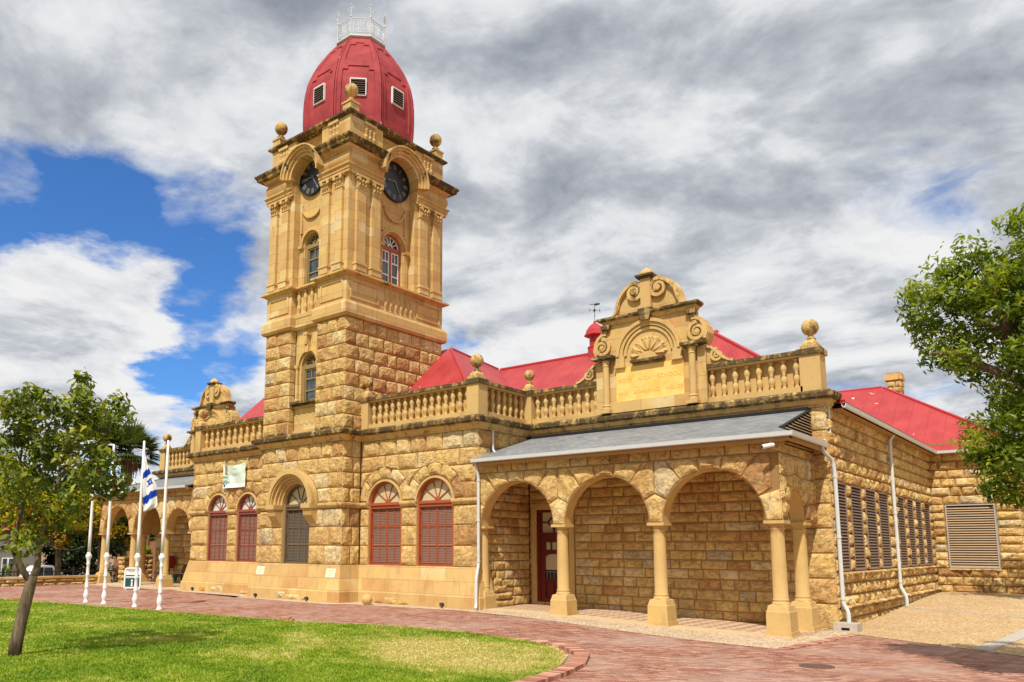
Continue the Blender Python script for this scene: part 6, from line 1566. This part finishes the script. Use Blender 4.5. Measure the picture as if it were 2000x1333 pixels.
def simple_tree(name, base, trunk_h, clumps, size, mat, label, group=None, seed=1, tr=.22, extra=None, cat='tree'):
    e = empty(name, base, label, cat, group); cs = [Vector(c[0]) for c in clumps]; top = Vector(base) + Vector((0, 0, trunk_h))
    ln = [([tuple(Vector(base) - Vector((0, 0, .3))), tuple(Vector(base) + Vector((.06, .05, trunk_h * .5))), tuple(top)], tr, tr * .7)]
    for c in cs[::3]: ln.append(([tuple(top), tuple(top.lerp(c, .5) + Vector((0, 0, .2))), tuple(c)], tr * .45, .02))
    limbs(e, ln); crown('crown', e, clumps, size, mat, seed)
    if extra: crown('blossom', e, extra[0], extra[1], 'blossom', seed + 3)
    return e
def cloud_of(c, R3, n, r, cnt, t0=0.0, rr=rd):
    out = []
    for _ in range(n):
        while True:
            u = Vector((rr.uniform(-1, 1), rr.uniform(-1, 1), rr.uniform(-1, 1)))
            if u.length < 1: break
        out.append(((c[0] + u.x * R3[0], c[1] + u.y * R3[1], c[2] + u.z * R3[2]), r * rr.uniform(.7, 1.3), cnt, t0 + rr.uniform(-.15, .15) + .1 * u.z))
    return out
simple_tree('yard_tree', (-.6, 35.6, gz(-.6, 35.6)), 4.0, cloud_of((-2.4, 35.8, 6.1), (1.7, 1.5, 2.2), 40, .5, 70), .2, 'leaf_green', 'leafy green tree in the gravel yard before the far wing', seed=21)
# street side trees, yellow in bloom
zs0 = -1.2
for (px_, py_, rr_, P, lab, sd2) in ((118, 1015, 48, (-53.0, 22.3), 'yellow flowering tree between the two leftmost flagpoles and the lawn tree trunk', 31), (200, 1010, 44, (-53.5, 25.6), 'yellow flowering tree behind the second flagpole', 32), (38, 1000, 44, (-53.0, 19.6), 'yellow flowering tree at the far left behind the lawn tree', 33), (262, 1030, 34, (-54.5, 29.0), 'yellow flowering tree seen through the arches of the left porch', 34)):
    c = near(px_, py_, (P[0], P[1], 0)); s_ = c.length * .00066
    A = cloud_of(c, (rr_ * s_ * 1.0, rr_ * s_ * 1.2, rr_ * s_ * .95), 46, .55, 60, -.1); Y_ = cloud_of(c + Vector((.7, -.4, .1)), (rr_ * s_ * 1.1, rr_ * s_ * 1.25, rr_ * s_ * .95), 46, .46, 62)
    simple_tree('flowering_tree', (c.x, c.y, zs0), max(1.5, c.z - rr_ * s_ * .8 - zs0), A, .26, 'leaf_olive', lab, 'yellow flowering street trees', sd2, .24, (Y_, .2))
for (px_, py_, rr_, P, lab, sd2) in ((20, 1000, 75, (-70, 26), 'dark green tree filling the far left background', 41), (110, 990, 70, (-72, 32), 'tall dark green tree behind the white pickup', 42), (205, 1010, 65, (-74, 38), 'dark green tree behind the two palms', 43), (285, 1035, 42, (-86, 50), 'distant dark green tree beyond the left porch', 44), (150, 1060, 55, (-68, 29), 'low dark green bushy tree across the street', 45)):
    c = near(px_, py_, (P[0], P[1], 0)); s_ = c.length * .00066
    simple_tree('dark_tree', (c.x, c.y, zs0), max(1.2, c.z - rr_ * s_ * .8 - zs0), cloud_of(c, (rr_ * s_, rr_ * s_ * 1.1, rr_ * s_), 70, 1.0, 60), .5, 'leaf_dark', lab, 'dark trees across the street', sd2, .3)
def palm(px_, py_, P, lab, seed, L=3.2, nf=80, skirt=True, r=.42):
    c = near(px_, py_, (P[0], P[1], 0)); zb = zs0; rg = random.Random(seed)
    e = empty('palm_tree', (c.x, c.y, zb), lab, 'palm tree', 'palms behind the left porch'); m = MB()
    m.lathe([(r * 1.2, 0), (r * .8, 1.0), (r * .75, (c.z - zb) * .7), (r * .95, (c.z - zb) * .86), (r * 1.5, (c.z - zb) * .93), (r * .9, c.z - zb)], (c.x, c.y, zb), 12); m.build('trunk', ['palmbark'], e, smooth=True)
    if skirt:
        m = MB()
        for _ in range(70):
            a = rg.uniform(0, 2 * math.pi); d = Vector((math.cos(a), math.sin(a), 0)); z_ = c.z - rg.uniform(0.1, .9); q = rg.uniform(.35, .8)
            m.tube([c + d * .3 + Vector((0, 0, z_ - c.z)), c + d * q + Vector((0, 0, z_ - c.z - .3)), c + d * (q * .9) + Vector((0, 0, z_ - c.z - rg.uniform(.9, 2.0)))], [.05, .09, .02], 4)
        m.build('dead_frond_skirt', ['palmbark'], e)
    V = []; T = []
    for _ in range(nf):
        a = rg.uniform(0, 2 * math.pi); el = rg.uniform(-.35, 1.35); d = Vector((math.cos(a) * math.cos(el), math.sin(a) * math.cos(el), math.sin(el))); sd_ = Vector((-math.sin(a), math.cos(a), 0)); up_ = sd_.cross(d)
        hub = c + d * (L * .55) - Vector((0, 0, .15 * (1.2 - el)))
        for k in range(15):
            b = -1.25 + 2.5 * k / 14; dr = (d * math.cos(b) + sd_ * math.sin(b) + Vector((0, 0, -.25))).normalized(); w_ = dr.cross(up_).normalized() * .085; ln = L * .55 * (1 - .3 * abs(b) / 1.25) * rg.uniform(.85, 1.1)
            V.append([hub - w_ * .5, hub + dr * ln * .5 - w_, hub + dr * ln - Vector((0, 0, .12)), hub + dr * ln * .5 + w_]); T.append(.4 + .3 * d.z + rg.gauss(0, .15))
        w_ = sd_ * .03; V.append([c - w_, hub - w_, hub + w_, c + w_]); T.append(.5)
    V = np.array([[tuple(v) for v in q] for q in V]) - np.array(WORLD[e.name])
    link(bpy.data.objects.new('fronds', tri_mesh('fronds', V, 4, np.clip(np.array(T), 0, 1), 'palm_leaf')), e, WORLD[e.name])
palm(253, 885, (-74, 36), 'shaggy fan palm rising beside the blue and white flag', 3); palm(193, 872, (-76, 32), 'shaggy fan palm half hidden behind the lawn tree', 4)
palm(290, 1040, (-52, 29), 'small fan palm seen through the left porch arch', 5, .9, 26, False, .13)
c = near(281, 1078, (-48.5, 26.6, 0)); simple_tree('fern_shrub', (c.x, c.y, c.z - .25), .2, cloud_of(c, (.45, .45, .28), 14, .22, 50, .3), .2, 'leaf_green', 'bright green fern growing on top of the planter pier', seed=51, tr=.03, cat='plant')
# shrubs across the street
for px_, py_, P, lab, sd2 in ((18, 1115, (-60, 21), 'green shrub against the grey wall at the far left', 61), (245, 1112, (-56, 29.5), 'dark clipped hedge below the brick house window', 62)):
    c = near(px_, py_, (P[0], P[1], 0)); simple_tree('shrub', (c.x, c.y, zs0), .3, cloud_of((c.x, c.y, c.z - .3), (.9, 1.4, .9), 26, .4, 50), .2, 'leaf_dark' if sd2 == 62 else 'leaf_olive', lab, seed=sd2, tr=.05, cat='shrub')

# ================================================================== across the street
def house(P, px0, px1, py_top, mat, label, depth=8, win=()):
    a, b = near(px0, 1060, (P[0], P[1], 0)), near(px1, 1060, (P[0], P[1], 0)); zt = near(px0, py_top, (P[0], P[1], 0)).z
    U = Vector((b.x - a.x, b.y - a.y, 0)); L = U.length; U.normalize(); N = Vector((U.y, -U.x, 0)); fr = frame((a.x, a.y, 0), U, N)
    e = empty('house', (a.x, a.y, zs0), label, 'house'); m = MB(); fbox(m, fr, 0, L, zs0 - .3, zt, -depth, 0); m.build('wall', [mat], e)
    m = MB(); m.add([fr(-.4, zt, .4), fr(L + .4, zt, .4), fr(L + .4, zt, -depth - .4), fr(-.4, zt, -depth - .4), fr(1.5, zt + 1.6, -depth / 2), fr(L - 1.5, zt + 1.6, -depth / 2)], [(0, 1, 5, 4), (1, 2, 5), (2, 3, 4, 5), (3, 0, 4)]); m.build('roof', ['redplain'], e)
    for u0, u1, v0, v1 in win:
        u0, u1 = u0 * L, u1 * L
        m = MB(); fbox(m, fr, u0 - .07, u1 + .07, v0 - .07, v1 + .07, 0, .06); fbox(m, fr, (u0 + u1) / 2 - .06, (u0 + u1) / 2 + .06, v0, v1, .06, .1); w_ = m.build('window', ['white'], e)
        m = MB(); fbox(m, fr, u0, (u0 + u1) / 2 - .06, v0, v1, .055, .075); fbox(m, fr, (u0 + u1) / 2 + .06, u1, v0, v1, .055, .075); m.build('glass_pane', ['glass'], w_)
    return e
house((-84, 46), 225, 345, 1030, 'brickwall', 'pink brick house with white framed windows seen through the left porch', 8, [(.30, .44, .5, 1.9), (.78, .92, .5, 1.9)])
house((-64, 24), -70, 70, 1035, 'greywall', 'plain grey house wall at the far left behind the trees', 7, [(.55, .7, .1, 1.2)])
# white pickup parked in the street
PX, PY0, PZ = -56.6, 21.4, zs0 + .18
e = empty('pickup_truck', (PX, PY0 + 2.4, PZ), 'white pickup truck parked across the street behind the iron fence', 'pickup truck')
fr = (lambda u, v, n: Vector((PX + n, PY0 + u, PZ + v)))
m = MB()
m.poly_prism([(.0, .45), (.55, .45), (.62, .70), (.85, .86), (1.1, .86), (1.33, .70), (1.4, .40), (3.45, .40), (3.52, .70), (3.75, .86), (4.0, .86), (4.23, .70), (4.3, .45), (4.9, .50), (4.9, 1.05), (3.05, 1.05), (2.98, 1.12), (2.85, 1.78), (2.7, 1.84), (1.95, 1.82), (1.8, 1.74), (1.3, 1.14), (.25, 1.0), (.05, .9)], fr, -1.7, 0)
m.build('body', ['car_white'], e)
m = MB(); m.poly_prism([(1.50, 1.16), (2.12, 1.16), (2.12, 1.72), (1.96, 1.72)], fr, 0.0, .012); m.poly_prism([(2.2, 1.16), (2.82, 1.16), (2.74, 1.70), (2.2, 1.72)], fr, 0, .012)
m.build('side_window', ['glass'], e)
m = MB(); fbox(m, fr, 3.05, 4.85, 1.052, 1.06, -1.55, -.15); m.build('load_bed', ['tar'], e)
m = MB(); fbox(m, fr, 1.42, 1.44, .5, 1.7, 0, .006); fbox(m, fr, 2.14, 2.16, .5, 1.7, 0, .006); fbox(m, fr, 2.0, 2.1, 1.02, 1.05, .0, .03); m.build('door_seams', ['tar'], e)
m = MB(); fbox(m, fr, -.02, .12, .72, .9, -.35, .012); m.build('headlight', ['frost'], e); m = MB(); fbox(m, fr, 4.82, 4.92, .75, 1.0, -.12, .012); m.build('tail_light', ['signred'], e)
for u in (.98, 3.88):
    for n0 in (-.20, -1.72):
        m = MB(); annulus(m, fr, u, .36, .20, .36, n0, n0 + .22, 0, 2 * math.pi, 22); w_ = m.build('tyre', ['rubber'], e); m = MB(); annulus(m, fr, u, .36, .001, .21, n0 + .02, n0 + .20, 0, 2 * math.pi, 16); m.build('rim', ['frame_pale'], w_)
